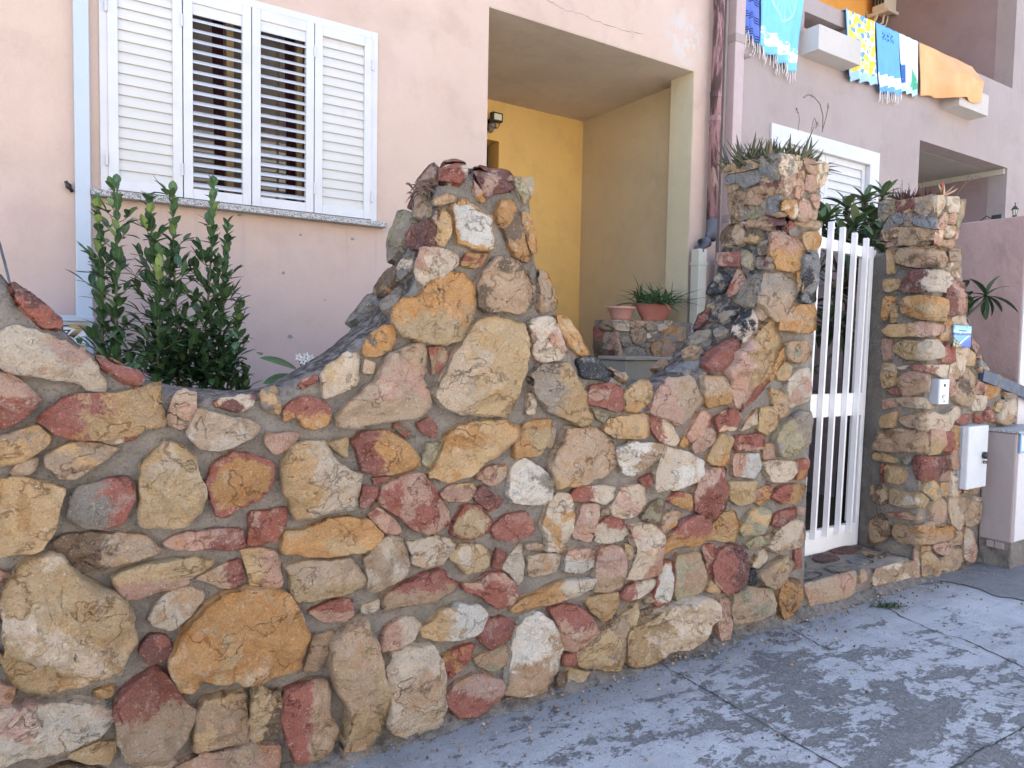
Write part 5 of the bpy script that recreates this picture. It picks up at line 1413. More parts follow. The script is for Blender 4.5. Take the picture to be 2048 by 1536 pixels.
towel('blue towel with a white starfish band and fringe beside the lemon towel', (wx(1750,55)[0], ptz), (wx(1796,75)[0], ptz), wx(1751,183), wx(1798,191), t_star, .018, 4, 24)
towel('white printed towel with a pale aqua hem between the blue and orange towels', (wx(1797,75)[0], ptz), (wx(1835,92)[0], ptz), wx(1798,183), wx(1833,196), t_white, .018, 5)
towel('plain orange towel draped over the balcony wall at the right flower box', (wx(1837,93)[0], ptz), (wx(1942,137)[0], ptz), wx(1838,190), (lambda p: (p.x, p.z))(onY(1957,207,FY-.215)), t_orange, .020, 6, None, .03, 2.3, push=.175)
# ------------------------------------------------------------------ planting
def leaf_mat(name, c1, c2, c3, rough=.4, rib=0):
    m = NT(name); r = m.attr('tone'); uvn = m.n('ShaderNodeUVMap').outputs[0]; s = m.n('ShaderNodeSeparateXYZ'); m.put(s.inputs[0], uvn)
    c = m.mix(m.ramp(r, .15, .70), c1, c2); c = m.mix(m.ramp(r, .86, .98), c, c3)
    mid = m.ramp(m.math('ABSOLUTE', m.math('SUBTRACT', s.outputs[0], .5)), .015, .06, 1, 0)
    c = m.mix(m.math('MULTIPLY', mid, .45), c, c3)
    nb = None
    if rib:
        w = m.math('SINE', m.math('MULTIPLY', m.math('ADD', s.outputs[1], m.math('MULTIPLY', m.math('ABSOLUTE', m.math('SUBTRACT', s.outputs[0], .5)), -.35)), rib))
        nb = m.bump(w, .6, .004); c = m.mix(m.ramp(w, .3, 1, 0, .25), c, c3)
    m.done(c, rough, nb, .35)
    return m.m
def add_leaf(mb, base, d, up, L, Wd, curl=.25, fold=.25, tone=.5, n=5, tip=1.0, stripe=False):
    d = V(d).normalized(); up = V(up); s = d.cross(up)
    if s.length < .05: s = d.cross(V((1, 0, .2)))
    s.normalize(); up = s.cross(d).normalized()
    vs = []; uv = []
    for i in range(n+1):
        t = i/n; w = Wd*.5*(math.sin(PI*min(1, (t*.92+.06)))**.75)*(1 if tip else 1)
        if i == n: w = Wd*.02
        ang = curl*t*1.6; c = base+d*(L*math.sin(max(ang, 1e-4))/max(curl*1.6, 1e-4) if curl > .01 else L*t)
        c = base+(d*math.cos(ang*.5)-up*math.sin(ang*.5))*L*t
        for k, q in ((-1, fold), (0, 0), (1, fold)):
            vs.append(c+s*(w*k)+up*(w*abs(k)*q)); uv.append(((k+1)/2, t))
    fs = []
    for i in range(n):
        b = i*3; fs += [(b, b+1, b+4, b+3), (b+1, b+2, b+5, b+4)]
    mb.add(vs, fs, uv, tone=tone)
BAY = leaf_mat('bay_leaf', (.036, .078, .036), (.078, .15, .062), (.22, .30, .09), .36)
STEM = M_plain('green_stem', (.12, .13, .06), .7, .2)
BARK = M_plain('grey_bark', (.115, .095, .08), .95, .1, .2, 40, bump=.004)
def shrub(label, stems, seed, dense):
    r = random.Random(seed); root = empty('bay_shrub', (sum(s[0][0] for s in stems)/len(stems), 3.68, .15), label, 'shrub', 'bay shrubs behind the wall')
    st = MB(); lf = MB(); st.fixn = lf.fixn = False
    for (b, t, spread, y) in stems:
        p0 = onY(*b, y); p1 = onY(*t, y+r.uniform(-.05, .05)); p0 = V((p0.x, y, .15)) if spread >= 0 else p0
        L = (p1-p0).length; n = 24; pts = []
        wob = r.uniform(0, 6)
        for i in range(n+1):
            t_ = i/n; pts.append(p0.lerp(p1, t_)+V((math.sin(t_*5+wob), math.cos(t_*4+wob), 0))*(.018*math.sin(PI*t_)))
        st.tube(pts, [.009*(1-.75*i/n)+.0015 for i in range(n+1)], 6)
        zmin = .95; k = 0; nl = int(L/.0120)
        for j in range(nl):
            t_ = (j+r.random())/nl; p = p0.lerp(p1, t_)+V((math.sin(t_*5+wob), math.cos(t_*4+wob), 0))*(.018*math.sin(PI*t_))
            if p.z < zmin: continue
            a = j*2.4+r.uniform(-.5, .5); el = r.uniform(.25, 1.0)+.5*t_*t_
            d = V((math.cos(a)*math.cos(el), math.sin(a)*math.cos(el), math.sin(el)))
            sp = abs(spread); low = max(0, 1-(p.z-.95)/.8)
            out = r.random()**1.2*sp*(.25+1.0*math.sin(PI*min(1, t_*1.05))+.35*noise.noise((t_*7, seed, b[0])))
            out *= (.45 if seed == 11 and p.z < 1.62 else 1.0)
            if out > .04:
                e = p+V((math.cos(a), math.sin(a), .55))*out; st.tube([p, (p+e)/2+V((0, 0, -.006)), e], [.003, .0025, .0018], 4, False); p = e
                for q in range(r.choice((2, 3, 3))):
                    a2 = a+r.uniform(-1.4, 1.4); el2 = r.uniform(.0, 1.2)
                    add_leaf(lf, p-V((math.cos(a), math.sin(a), .5))*out*r.uniform(0, .5), (math.cos(a2)*math.cos(el2), math.sin(a2)*math.cos(el2), math.sin(el2)), (0, 0, 1), r.uniform(.055, .085), r.uniform(.022, .033), r.uniform(-.1, .5), .22, min(.84, r.random()*.8+.05))
            hi = t_ > .88 and r.random() < .55
            add_leaf(lf, p, d, (0, 0, 1), r.uniform(.06, .095)*(1-.35*max(0, t_-.7)/.3), r.uniform(.028, .042), r.uniform(-.1, .45), .25, r.uniform(.70, 1) if hi or r.random() < .03 else r.uniform(0, .75))
    for k in range(dense):
        b, t, spread, y = r.choice(stems); p = onY(b[0]+(r.gauss(0, 30) if dense > 260 else r.uniform(-8, 36)), b[1]-42-abs(r.gauss(0, 62)), y+r.uniform(-.14, .10))
        if p.z < .98: continue
        a = r.uniform(0, 2*PI); el = r.uniform(-.4, 1.1)
        add_leaf(lf, p, (math.cos(a)*math.cos(el), math.sin(a)*math.cos(el), math.sin(el)), (0, 0, 1), r.uniform(.055, .085), r.uniform(.026, .038), r.uniform(-.1, .5), .22, r.uniform(0, .66) if r.random() < .97 else .95)
    st.build('stem', STEM, root, True); lf.build('foliage', BAY, root, False)
shrub('tall two stemmed bay shrub beside the conduit, left of the denser clump', [((212,790),(194,402),.115,3.72),((246,790),(234,368),.145,3.66)], 11, 30)
shrub('dense many stemmed bay shrub under the shuttered window', [((330,800),(298,388),.13,3.74),((352,800),(346,378),.16,3.68),((372,800),(428,366),.145,3.70),((415,800),(456,446),.10,3.64),((330,800),(318,500),.10,3.6),((395,800),(482,610),.10,3.66),((440,800),(492,735),.08,3.62)], 12, 520)

OLE = leaf_mat('glossy_leaf', (.018, .07, .022), (.03, .10, .03), (.12, .22, .08), .3)
pt = empty('flowering_plant', (1.05, 3.2, .15), 'plant with long dark leaves and small white flowers peeping over the wall', 'plant')
q = MB(); q.fixn = False; y = 3.2
b0 = onY(600, 745, y)
for (x, yy), (x2, y2), w in (((592,738),(527,704),.062),((588,752),(527,757),.058),((600,770),(640,735),.05)):
    a, b = onY(x, yy, y), onY(x2, y2, y-.03); add_leaf(q, a, b-a, (0, -.6, 1), (b-a).length, w, .25, .15, .4, 7)
q.build('foliage', OLE, pt, True)
q = MB(); tips = [onY(px, py, y) for px, py in ((597,714),(606,722),(612,712),(622,716),(627,722),(616,726))]
for t in tips: q.tube([V((b0.x+.06, y, .6)), b0+V((.03, 0, -.05)), t], .0035, 5)
q.build('stem', BARK, pt)
q = MB(); q.fixn = False
for t in tips[:5]:
    for k in range(5): a = k*1.257; add_leaf(q, t, (math.cos(a), -.4, math.sin(a)), (0, -1, 0), .020, .012, .1, 0, .5, 3)
q.build('flower', M_plain('white_petal', (.8, .8, .76), .6, .2, .03), pt)
b = MB(); b.tube([V((b0.x+.06, y, .1)), V((b0.x+.05, y, .9)), b0], .010, 6); b.build('trunk', BARK, pt, True)

# succulents in the two stone planters
ALOE = leaf_mat('aloe_leaf', (.070, .068, .038), (.10, .105, .055), (.20, .145, .10), .45)
RED = leaf_mat('red_aloe_leaf', (.055, .022, .022), (.10, .035, .03), (.30, .10, .06), .5)
STALK = M_plain('dry_stalk', (.17, .12, .10), .9, .1)
def spike(mb, base, d, L, w, bend, tone):
    d = V(d).normalized(); s = d.cross(V((0, 0, 1)))
    s = s.normalized() if s.length > .05 else V((1, 0, 0)); up = s.cross(d); n = 7; vs = []; uv = []
    for i in range(n+1):
        t = i/n; c = base+d*L*t+V((0, 0, 1))*(bend*L*t*t); ww = w*(1-t**1.6)*.5+.0008
        for x, y in ((-1, .35), (0, -.55), (1, .35), (0, .05)): vs.append(c+s*ww*x+up*ww*y); uv.append(((x+1)/2, t))
    mb.add(vs, [(i*4+k, i*4+(k+1) % 4, (i+1)*4+(k+1) % 4, (i+1)*4+k) for i in range(n) for k in range(4)], uv, tone=tone)
r = random.Random(21)
px0, px1, pz = PL
al = empty('aloe', ((px0+px1)/2, WY+.17, pz-.04), 'clump of dull green aloes spilling from the left stone planter, dry flower stalks above', 'succulent')
q = MB()
for k in range(36):
    c = V((r.uniform(px0+.02, px1-.01), WY+r.uniform(.02, WT-.0), pz-.035)); m_ = r.randint(5, 8); sz = r.uniform(.75, 1.15)
    for j in range(m_):
        a = r.uniform(0, 2*PI); el = r.uniform(-.05, .95) if r.random() < .75 else r.uniform(.9, 1.3)
        spike(q, c, (math.cos(a)*math.cos(el), math.sin(a)*math.cos(el), math.sin(el)), r.uniform(.11, .20)*sz, r.uniform(.030, .043), r.uniform(-.15, .45), r.uniform(0, 1) if r.random() < .3 else r.uniform(0, .7))
for k in range(9):
    e = r.uniform(0, 1); c = V((px1-.05+.03*e, WY+.0+.2*r.random(), pz-.01)); spike(q, c, (1, -.45, r.uniform(-.35, .7)), r.uniform(.17, .26), .032, r.uniform(-.2, .25), r.uniform(.3, .7))
for k in range(7): c = V((px0+.03, WY+.1+.2*r.random(), pz-.01)); spike(q, c, (-1, r.uniform(-.3, .8), r.uniform(-.1, .6)), r.uniform(.08, .14), .020, r.uniform(-.1, .6), r.random())
q.build('foliage', ALOE, al, True)
q = MB(); ym = WY+.17
for pts, r0 in (([(1645,262),(1646,232),(1640,208),(1628,194),(1616,189),(1606,195)], .0028), ([(1644,264),(1652,235),(1656,215),(1656,206)], .0026), ([(1596,262),(1599,238),(1597,226),(1592,216)], .0018), ([(1622,262),(1627,240),(1629,236),(1634,247),(1635,246),(1631,258)], .0020)):
    P_ = [onY(*p, ym) for p in pts]; q.tube(P_, [r0]*(len(P_)-1)+[r0*.6], 5)
    for a, b in list(zip(P_, P_[1:]))[len(P_)//2:]:
        for k in range(9): c = a.lerp(b, r.random()); q.tube([c, c+V((r.uniform(-1, 1), r.uniform(-1, 1), r.uniform(-.6, .8)))*.013], [.0022, .0008], 4)
q.build('flower_stalk', STALK, al)
px0, px1, pz = PR
al2 = empty('red_aloe', ((px0+px1)/2, WY+.17, pz-.04), 'dark red spiky aloes in the right stone planter with one bright red tip', 'succulent')
q = MB(); q2 = MB()
for k in range(26):
    c = V((r.uniform(px0+.02, px1-.06), WY+r.uniform(.05, WT+.0), pz-.02)); 
    for j in range(r.randint(5, 9)):
        a = r.uniform(0, 2*PI); el = r.uniform(.5, 1.45); spike(q, c, (math.cos(a)*math.cos(el), math.sin(a)*math.cos(el), math.sin(el)), r.uniform(.06, .12), .016, r.uniform(-.1, .2), r.uniform(0, .8))
p = onY(1885, 388, WY+.05)
for d in ((-.1, 0, 1), (.9, -.2, .6), (1, -.3, .35), (-.9, -.1, .7), (.5, -.3, .25), (-.5, -.3, .4)):
    spike(q2, p+V((0, 0, -.015)), d, r.uniform(.085, .13), .03, .1, .99 if d[0] == -.1 else r.uniform(.5, .9))
q.build('foliage', RED, al2, True)
q2.build('bright_rosette', leaf_mat('coral_leaf', (.50, .38, .28), (.50, .32, .22), (.62, .10, .04), .5), al2, True)
q = MB()
for k in range(14):
    c = V((r.uniform(px0+.08, px1-.02), WY+r.uniform(.1, .3), pz)); q.tube([c, c+V((r.uniform(-.05, .08), 0, r.uniform(.08, .17)))], .0014, 4)
q.tube([onY(*p, ym) for p in ((1912,392),(1925,374),(1936,362),(1962,352))], .0018, 4); q.tube([onY(*p, ym) for p in ((1925,374),(1935,358),(1938,348))], .0014, 4)
for k in range(20): c = onY(1936+26*r.random(), 362-9*r.random(), ym); q.tube([c, c+V((0, 0, .012))], [.002, .001], 4)
q.build('flower_stalk', STALK, al2)
q = MB(); c = onY(851, 379, WY+.10)
for k in range(80):
    a = r.uniform(0, 2*PI); d = V((math.cos(a), math.sin(a)*.7-.5, r.uniform(-.8, .7))); b = c+V((r.uniform(-.05, .04), r.uniform(-.03, .02), r.uniform(-.02, .02))); q.tube([b, b+d*.025, b+d*.042+V((0, 0, -.01))], [.003, .003, .001], 4)
tag(recenter(q.build('dead_plant', STALK, None)), 'withered grey tuft clinging under the top stones of the central stone peak', 'plant')

# loquat tree behind the gate and its side shoot
LOQ = leaf_mat('loquat_leaf', (.034, .075, .036), (.070, .13, .05), (.25, .28, .13), .42, 75)
def rosette(mb, c, ax, n, L, r, tone=(.1, .7)):
    ax = V(ax).normalized(); e = ax.orthogonal().normalized(); f = ax.cross(e)
    for k in range(n):
        a = k*2.4+r.uniform(-.3, .3); el = .25+1.0*(k/n); d = (e*math.cos(a)+f*math.sin(a))*math.cos(el*.9)+ax*math.sin(el)*.9
        add_leaf(mb, c-ax*.02*(n-k)/n*2, d, (0, 0, 1), L*r.uniform(.75, 1.1)*(1-.3*(k/n)), L*.25*r.uniform(.85, 1.1), r.uniform(.3, 1.0)*(1-.6*k/n), .22, r.uniform(*tone) if k < n*.7 else r.uniform(.55, 1), 8)
r = random.Random(31)
lo = empty('loquat_tree', (5.45, 3.45, .15), 'loquat tree with long ribbed leaves growing behind the white gate', 'tree')
tk = MB(); lf = MB(); tk.fixn = lf.fixn = False
base = V((5.42, 3.40, .1)); fork = onY(1700, 600, 3.42)
tk.tube([base, base.lerp(fork, .5)+V((.03, 0, 0)), fork], [.055, .045, .038], 10)
tops = [(1695,405,3.45,.27),(1768,380,3.6,.26),(1732,392,3.55,.24),(1655,425,3.4,.23),(1665,470,3.3,.23),(1712,440,3.3,.27),(1745,430,3.4,.25),(1740,470,3.25,.24),(1640,440,3.35,.22),(1690,455,3.6,.25),(1755,455,3.55,.25)]
for px, py, y, L in tops:
    t = onY(px, py+8, y); tk.tube([fork, fork.lerp(t, .5)+V((r.uniform(-.05, .05), r.uniform(-.05, .05), .03)), t], [.022, .014, .008], 7)
    rosette(lf, t, (r.uniform(-.25, .25), -.25, 1), r.randint(12, 16), L, r, (.3, .95))
for k in range(74):
    px = r.uniform(1600, 1775); py = r.uniform(430, 800); y = r.uniform(3.1, 3.8)
    if py > 640 and r.random() < .45: continue
    t = onY(px, py, y)
    if r.random() < .3: tk.tube([V((fork.x, fork.y, min(fork.z, t.z-.12))), t], [.012, .006], 6)
    rosette(lf, t, (r.uniform(-.6, .6), r.uniform(-.8, .1), r.uniform(.2, 1)), r.randint(7, 10), r.uniform(.17, .26), r, (0, .5))
tk.build('trunk', BARK, lo, True); lf.build('crown', LOQ, lo, True)
ls = empty('loquat_sapling', (6.0, 2.95, .15), 'young loquat shoot with a rosette of long leaves against the mauve yard wall', 'plant')
tk = MB(); lf = MB(); tk.fixn = lf.fixn = False
c1 = onY(1972, 592, 2.60); c2 = onY(1935, 600, 2.68)
tk.tube([V((5.72, 2.93, .1)), V((5.68, 2.88, 1.1)), c2-V((0, 0, .12)), c1-V((0, 0, .02))], [.02, .015, .010, .007], 7)
for d, L, t in (((-.35,-.1,.75),.17,.3),((.15,0,1),.17,.5),((.55,-.1,.62),.17,.75),((1,-.15,-.05),.24,.4),((.9,-.2,-.35),.15,.2),((-.9,-.2,-.25),.20,.1),((-.9,0,.35),.20,.15),((.05,-.6,-.9),.13,.1),((.5,-.4,-.7),.14,.15),((-.3,-.5,-.9),.16,.05),((-.8,-.3,.02),.2,.05)):
    add_leaf(lf, c1, RT*d[0]+V((0, d[1]*.4, d[2])), (0, 0, 1), L*1.12, .058, .55, .2, t, 8)
for k in range(9): a = r.uniform(2.0, 5.2); add_leaf(lf, c2+V((r.uniform(-.1, .05), 0, r.uniform(-.08, .1))), (math.cos(a), -.3, math.sin(a)*.8), (0, 0, 1), r.uniform(.12, .19), .05, .6, .2, r.uniform(0, .3), 7)
tk.build('stem', BARK, ls, True); lf.build('foliage', LOQ, ls, True)

# pots on the porch parapet, trough below
zp_ = zp+.001
c = onY(1242, 640, 4.46)
pt = empty('flower_pot', (c.x, 4.46, zp_), 'small round faded pink plastic pot, fluted, on the porch parapet', 'flower pot')
q = MB(); n = 40; prof_ = [(.070, 0), (.074, .012), (.079, .016), (.104, .088), (.117, .091), (.120, .106), (.112, .108), (.105, .098), (.08, .08), (0, .08)]
q.lathe((c.x, 4.46, zp_), prof_, n)
vv = []
for i, v in enumerate(q.v):
    ring_ = i//n; d = V(v)-V((c.x, 4.46, v[2])); k = 1-(.035 if (i % n) % 2 and ring_ in (2, 3) else 0); vv.append(tuple(V((c.x, 4.46, v[2]))+d*k))
q.v = vv; q.build('pot', M['pinkpot'], pt, True)
q = MB(); q.lathe((c.x, 4.46, zp_), [(.076, .0), (.081, .012), (.075, .016)], 32); q.build('saucer', M['terracotta'], pt, True)
c = onY(1307, 642, 4.46)
pt2 = empty('flower_pot', (c.x, 4.46, zp_), 'wide oval terracotta coloured pot holding a striped spider plant on the porch parapet', 'flower pot')
q = MB(); q.lathe((c.x, 4.46, zp_), [(.120, 0), (.125, .03), (.124, .034), (.150, .058), (.149, .062), (.160, .075), (.159, .079), (.182, .115), (.186, .132), (.196, .135), (.196, .142), (.182, .142), (.17, .12), (0, .115)], 40, 1, .55); q.build('pot', M['terracotta'], pt2, True)
q = MB(); q.lathe((c.x, 4.46, zp_), [(.168, .121), (0, .126)], 30, 1, .53); q.build('soil', M['soil'], pt2)
SPI = leaf_mat('spider_leaf', (.035, .085, .035), (.07, .15, .06), (.36, .42, .26), .45)
spx = empty('spider_plant', (c.x, 4.46, zp_+.12), 'arching striped spider plant growing in the terracotta coloured pot', 'plant')
q = MB(); q.fixn = False; r = random.Random(41)
for k in range(150):
    b = V((c.x+r.uniform(-.15, .14), 4.46+r.uniform(-.07, .07), zp_+.12)); a = r.uniform(0, 2*PI); el = r.uniform(.45, 1.45); L = r.uniform(.20, .36); 
    d = V((math.cos(a)*math.cos(el), math.sin(a)*math.cos(el), math.sin(el))); s = d.cross(V((0, 0, 1))).normalized(); n = 8; vs = []; uv = []
    dr = r.uniform(.3, 1.3)
    for i in range(n+1):
        t = i/n; cc = b+d*L*t-V((0, 0, 1))*L*dr*.6*t*t+V((math.cos(a), math.sin(a), 0))*L*.25*t*t; w = .0095*(1-t**2.5)+.0008
        for k2 in (-1, 0, 1): vs.append(cc+s*w*k2+V((0, 0, 1))*w*.5*abs(k2)); uv.append(((k2+1)/2, t))
    q.add(vs, [(i*3+j, i*3+j+1, i*3+j+4, i*3+j+3) for i in range(n) for j in (0, 1)], uv, tone=r.random())
for pts in ([(1285,608),(1276,570),(1266,547)], [(1283,600),(1284,565)], [(1342,600),(1344,575),(1346,562)]): q.tube([onY(*p, 4.46) for p in pts], [.004, .003, .001], 5, True, tone=.2)
q.build('foliage', SPI, spx)
a, b = onY(1249, 713, 3.95), onY(1346, 717, 3.95); zt = a.z
tr_ = empty('planter_trough', ((a.x+b.x)/2, 4.08, .2), 'weathered grey concrete trough standing below the porch parapet', 'trough')
GC = M_plain('weathered_grey_concrete', (.27, .255, .21), .9, .15, .12, 25)
q = MB(); x0, x1 = a.x, b.x
q.add([V(v) for v in ((x0+.05,3.98,.75),(x1-.05,3.98,.75),(x1-.05,4.2,.75),(x0+.05,4.2,.75),(x0+.015,3.955,zt-.03),(x1-.015,3.955,zt-.03),(x1-.015,4.23,zt-.03),(x0+.015,4.23,zt-.03))], [(3,2,1,0),(0,1,5,4),(1,2,6,5),(2,3,7,6),(3,0,4,7),(4,5,6,7)])
q.build('trough', GC, tr_, bevel=.006)
MB().box(x0, x1, 3.935, 4.25, zt-.028, zt).build('rim', GC, tr_, bevel=.006)
MB().box(x0+.1, x1-.1, 4.0, 4.18, .15, .748).build('foot', GC, tr_)

# ------------------------------------------------------------------ ground
g = NT('worn_concrete')
sepn = g.n('ShaderNodeSeparateXYZ'); g.put(sepn.inputs[0], g.pos)
wv = g.mapv((1, 1, 1), rot=(0, 0, .35))
base = g.mix(g.ramp(g.noise(1.6, 5, .6), .35, .7), (.405, .42, .44), (.34, .352, .368))
base = g.mix(g.ramp(g.noise(8, 6, .7, g.mapv((.5, 1.6, 1))), .46, .68, 0, .55), base, (.27, .28, .288))
pale = g.ramp(g.noise(2.4, 5, .65, g.mapv((1, 1, 1), (4, 2, 0))), .50, .68, 0, .6); base = g.mix(pale, base, (.49, .51, .53))
# dark film left where the pale top coat has worn through, in a broad swathe along the walk
sw = g.near((2.9, 1.65, 0), .2, 1.5); sw2 = g.near((4.1, 1.75, 0), .0, .7); sw3 = g.near((1.7, 2.0, 0), .1, .8)
swm = g.math('MAXIMUM', sw, g.math('MULTIPLY', g.math('MAXIMUM', sw2, sw3), .55))
pat = g.math('ADD', g.math('MULTIPLY', g.noise(3.6, 12, .80, g.mapv((.8, 1.7, 1), (2, 5, 0), (0, 0, .5)), .25), 1.0), g.math('MULTIPLY', g.noise(15, 8, .75), .42))
film = g.ramp(g.math('ADD', pat, g.math('MULTIPLY', swm, .15)), .815, .885)
film = g.math('MULTIPLY', film, g.ramp(g.noise(48, 6, .75), .34, .50, .15, 1))
fleck = g.math('MULTIPLY', g.ramp(g.noise(42, 6, .75, g.mapv((1, 1, 1), (7, 1, 0))), .60, .66), g.ramp(g.noise(2.7, 4), .42, .60))
film = g.math('MAXIMUM', film, g.math('MULTIPLY', fleck, .8))
base = g.mix(g.math('MULTIPLY', film, .88), base, (.165, .162, .158))
# grime along the foot of the wall
near_wall = g.ramp(g.math('ADD', sepn.outputs[1], g.math('MULTIPLY', g.math('SUBTRACT', g.noise(4, 5), .5), .5)), 2.02, 2.46)
base = g.mix(g.math('MULTIPLY', near_wall, .62), base, (.165, .165, .165))
tw = g.n('ShaderNodeTexWave', wave_type='BANDS', bands_direction='X'); g.put(tw.inputs['Vector'], g.mapv((1, 1, 1), rot=(0, 0, -.55))); tw.inputs['Scale'].default_value = 11; tw.inputs['Distortion'].default_value = 3
trk = g.math('MULTIPLY', g.math('MULTIPLY', g.ramp(tw.outputs['Fac'], .55, .75), g.ramp(g.math('ABSOLUTE', g.math('SUBTRACT', g.math('SUBTRACT', sepn.outputs[1], 1.28), g.math('MULTIPLY', g.math('SUBTRACT', sepn.outputs[0], 3.0), .20))), .02, .055, 1, 0)), .45)
base = g.mix(trk, base, (.14, .14, .14))
base = g.mix(g.ramp(g.noise(140, 3, .7), .52, .74, 0, .55), base, (.14, .14, .145))
base = g.mix(g.ramp(g.noise(75, 3, .6, g.mapv((1, 1, 1), (3, 3, 0))), .64, .74, 0, .5), base, (.52, .53, .54))
hh = g.math('ADD', g.math('MULTIPLY', g.noise(9, 6, .65), 1.4), g.math('MULTIPLY', g.noise(170, 4, .7), .5)); hh = g.math('SUBTRACT', hh, g.math('MULTIPLY', film, .6))
g.done(base, g.ramp(g.noise(20, 4), .3, .7, .72, .95), g.bump(hh, .9, .014), .25)
q = MB(); S_ = 400
xs = [-S_, -1.6, 7.6, S_]; 
gm = bpy.data.meshes.new('pavement'); bm = bmesh.new(); bmesh.ops.create_grid(bm, x_segments=110, y_segments=40, size=1)
for v in bm.verts: v.co = V((3.0+v.co.x*4.6, .5+v.co.y*2.2, 0)); v.co.z = noise.noise(v.co*1.7)*.005-.003+noise.noise(v.co*7)*.0015
bm.to_mesh(gm); bm.free(); gm.materials.append(g.m); gm.polygons.foreach_set('use_smooth', [True]*len(gm.polygons))
o = bpy.data.objects.new('pavement', gm); COL.objects.link(o); tag(o, 'worn grey concrete pavement along the foot of the stone wall', kind='structure')
rd = NT('road_asphalt'); rd.done(rd.mix(rd.ramp(rd.noise(3, 5), .35, .7), (.30, .275, .245), (.36, .33, .295)), .9, rd.bump(rd.noise(150, 3), .4, .004))
q = MB(); q.box(-300, 300, -300, 300, -.4, -.03); o = q.build('ground', rd.m); tag(o, 'flat street surface around the houses', kind='structure')
q = MB(); q.box(-2.3, RX, WY+.36, FY+.1, -.02, .14); o = q.build('yard', M['soil']); tag(o, 'bare soil of the front yard behind the wall', kind='structure')
def ribbon(name, pts, w, mat, z=.0035, seed=0, jag=.012):
    r = random.Random(seed); q = MB(); P_ = [onZ(*p) for p in pts]; D = []
    for a, b in zip(P_, P_[1:]):
        n = max(2, int((b-a).length/.02)); D += [a.lerp(b, i/n) for i in range(n)]
    D.append(P_[-1]); vs = []
    for i, p in enumerate(D):
        d = (D[min(i+1, len(D)-1)]-D[max(i-1, 0)]).normalized(); s = V((-d.y, d.x, 0)); off = s*jag*noise.noise((i*.35, seed, 0)); ww = w*r.uniform(.35, 1.25)
        zz = noise.noise(V((p.x, p.y, 0))*1.7)*.005-.003+noise.noise(V((p.x, p.y, 0))*7)*.0015+z
        vs += [V((p.x, p.y, zz))+off-s*ww, V((p.x, p.y, zz))+off+s*ww]
    q.add(vs, [(2*i, 2*i+1, 2*i+3, 2*i+2) for i in range(len(D)-1)])
    o = q.build(name, mat); return tag(o, kind='structure')
CR = M_plain('crack_dirt', (.055, .053, .05), 1, .05, .2, 60)
ribbon('pavement_crack', [(1318,1325),(1365,1352),(1424,1385),(1490,1425),(1575,1477),(1640,1512),(1700,1545)], .0034, CR, seed=1)
ribbon('pavement_crack', [(1740,1192),(1775,1215),(1800,1232),(1851,1255),(1890,1270),(1930,1279),(1985,1305),(2060,1340)], .0042, CR, seed=2)
ribbon('pavement_crack', [(1900,1540),(1960,1500),(2010,1475),(2060,1448)], .0030, CR, seed=3)
ribbon('pavement_crack', [(1390,1290),(1450,1275),(1500,1262),(1570,1250),(1620,1242)], .0045, CR, seed=4, jag=.03)
ribbon('pavement_crack', [(1570,1250),(1610,1275),(1660,1300)], .0035, CR, seed=6)
# asphalt patch at the far end
as_ = M_plain('patched_asphalt', (.20, .196, .195), .95, .15, .25, 60, bump=.006)
P_ = [onZ(*p) for p in ((1700,1185),(1770,1160),(1830,1150),(1890,1143),(1950,1133),(2000,1120),(2120,1085),(2140,1215),(2060,1204),(1985,1190),(1930,1170),(1880,1162),(1830,1170),(1770,1184))]
q = MB(); D = []
for i, p in enumerate(P_):
    nx = P_[(i+1) % len(P_)]
    for k in range(8): t = p.lerp(nx, k/8); D.append(V((t.x+.03*noise.noise(t*9), t.y+.03*noise.noise(t*9+V((4, 0, 0))), .0055)))
q.add(D, [tuple(range(len(D)))]); tag(q.build('asphalt_patch', as_), kind='structure')
# rough cement fillet where wall meets pavement
q = MB(); vs = []; n = 260
for i in range(n+1):
    x = -1.2+5.0*i/n if i < 200 else 2.65+(i-200)*.0475
    w = .055+.04*noise.noise((x*3, 1, 0))+.02*noise.noise((x*11, 4, 0)); h = .035+.025*noise.noise((x*5, 7, 0))
    for k, (yy, zz) in enumerate(((WY+.03, h+.012), (WY-.012, h), (WY-w*.55, h*.35), (WY-w, .004), (WY-w-.02, -.012))):
        p = V((x, yy, zz)); vs.append(p+V((0, .008*noise.noise(p*30), .005*noise.noise(p*26+V((3, 1, 2))) if k < 4 else 0)))
q.add(vs, [(i*5+k, (i+1)*5+k, (i+1)*5+k+1, i*5+k+1) for i in range(n) for k in range(4)], lichen=.55)
tag(q.build('cement_fillet', MORTAR, None, True), kind='structure')
# grit swept up against the wall foot
q = MB(); r = random.Random(77)
for k in range(950):
    x = r.uniform(.4, 5.6); y = WY-.03-abs(r.gauss(0, .10 if k < 600 else .45)); s = r.choice((.003, .004, .004, .006, .009)); p = V((x, y, .002+s*.4)); k2 = 5
    vs = [p+V((math.cos(2*PI*i/k2)*s*r.uniform(.6, 1.2), math.sin(2*PI*i/k2)*s*r.uniform(.6, 1.2), r.uniform(-.3, .3)*s)) for i in range(k2)]+[p+V((0, 0, s*.7)), p-V((0, 0, s))]
    c_ = r.choice((PAL['g'], PAL['t'], PAL['w'], PAL['d'])); c_ = (*c_, 1)
    q.add(vs, [(i, (i+1) % k2, k2) for i in range(k2)]+[((i+1) % k2, i, k2+1) for i in range(k2)], cA=[c_]*7, cB=[c_]*7, vein=.5)
tag(q.build('grit', STONE), 'loose grit swept up along the foot of the stone wall', kind='stuff')
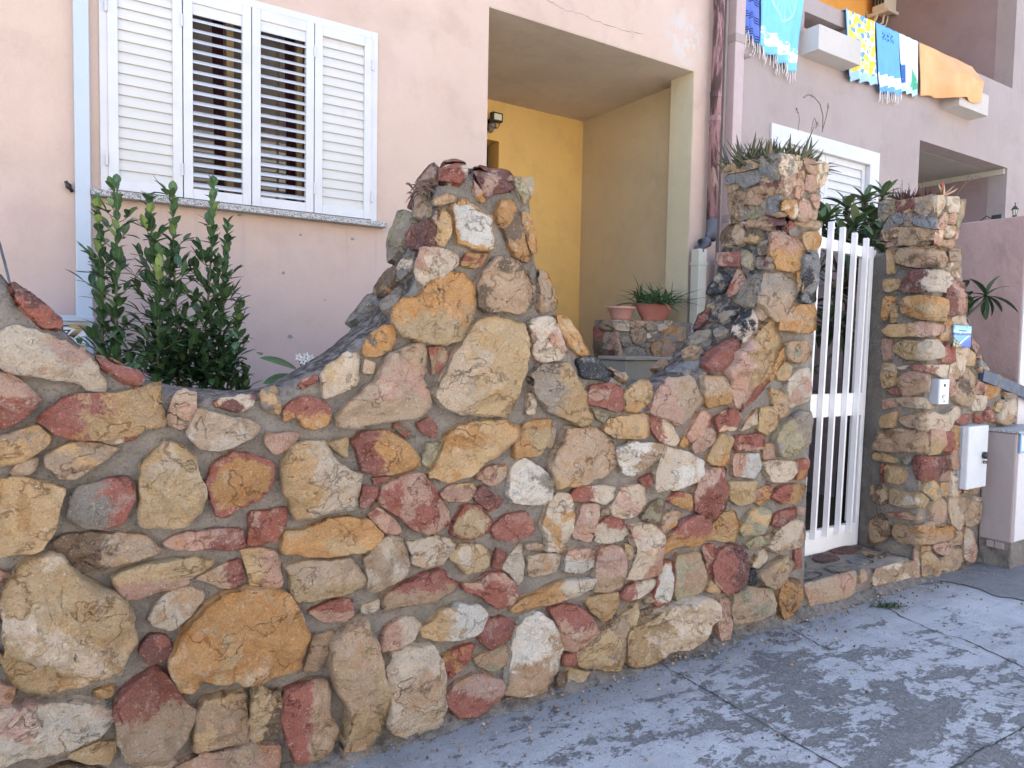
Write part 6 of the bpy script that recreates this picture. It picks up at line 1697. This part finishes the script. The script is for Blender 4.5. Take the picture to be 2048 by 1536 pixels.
# weed in the crack
q = MB(); q.fixn = False; c = onZ(1776, 1214); WEED = leaf_mat('weed_leaf', (.03, .055, .02), (.05, .085, .025), (.12, .13, .05), .6)
for k in range(170):
    t = r.gauss(0, .5); b = c+V((.085*t, -.05*t+r.gauss(0, .018), 0)); a = r.uniform(0, 2*PI); el = r.uniform(.0, 1.0); add_leaf(q, b+V((0, 0, .004+.012*r.random())), (math.cos(a)*math.cos(el), math.sin(a)*math.cos(el), math.sin(el)), (0, 0, 1), r.uniform(.014, .034), .007, .5, .2, r.uniform(0, .9), 3)
q.tube([c+V((-.1, .06, .002)), c+V((0, 0, .006)), c+V((.1, -.06, .002))], .0012, 4, True, tone=.3)
tag(recenter(q.build('weed', WEED, None)), 'small green weed growing from the pavement crack in front of the step', 'weed')

# ------------------------------------------------------------------ daylight and camera
EL, AZ = math.radians(56), math.radians(-14)       # sun high behind the houses: the whole street front lies in open shade
w = bpy.data.worlds.new('World'); SC.world = w; w.use_nodes = True
nt = w.node_tree; sk = nt.nodes.new('ShaderNodeTexSky'); sk.sky_type = 'NISHITA'; sk.sun_disc = False; sk.sun_elevation = EL; sk.sun_rotation = AZ
sk.air_density = 1.0; sk.dust_density = 1.6; sk.ozone_density = 1.0
bg = nt.nodes['Background']; nt.links.new(sk.outputs[0], bg.inputs[0]); bg.inputs[1].default_value = .145
sl = bpy.data.lights.new('Sun', 'SUN'); sl.energy = 5; sl.angle = math.radians(.53); sl.color = (1, .965, .91)
so = bpy.data.objects.new('Sun', sl); COL.objects.link(so)
sv = V((math.sin(AZ)*math.cos(EL), math.cos(AZ)*math.cos(EL), math.sin(EL))); so.rotation_euler = (-sv).to_track_quat('-Z', 'Y').to_euler(); so.location = (0, 0, 12)
cam = bpy.data.cameras.new('Camera'); cam.sensor_width = 36; cam.lens = FPX/2048*36; cam.clip_end = 2000; cam.clip_start = .05
co = bpy.data.objects.new('Camera', cam); COL.objects.link(co)
mt_ = Matrix((RT, UP, -FW)).transposed().to_4x4(); mt_.translation = CAM; co.matrix_world = mt_
SC.camera = co
SC.view_settings.view_transform = 'Standard'; SC.view_settings.look = 'None'; SC.view_settings.gamma = 1; SC.view_settings.exposure = EXPO
SC.render.engine = 'CYCLES'; SC.cycles.max_bounces = 8; SC.cycles.diffuse_bounces = 6; SC.cycles.use_denoising = True
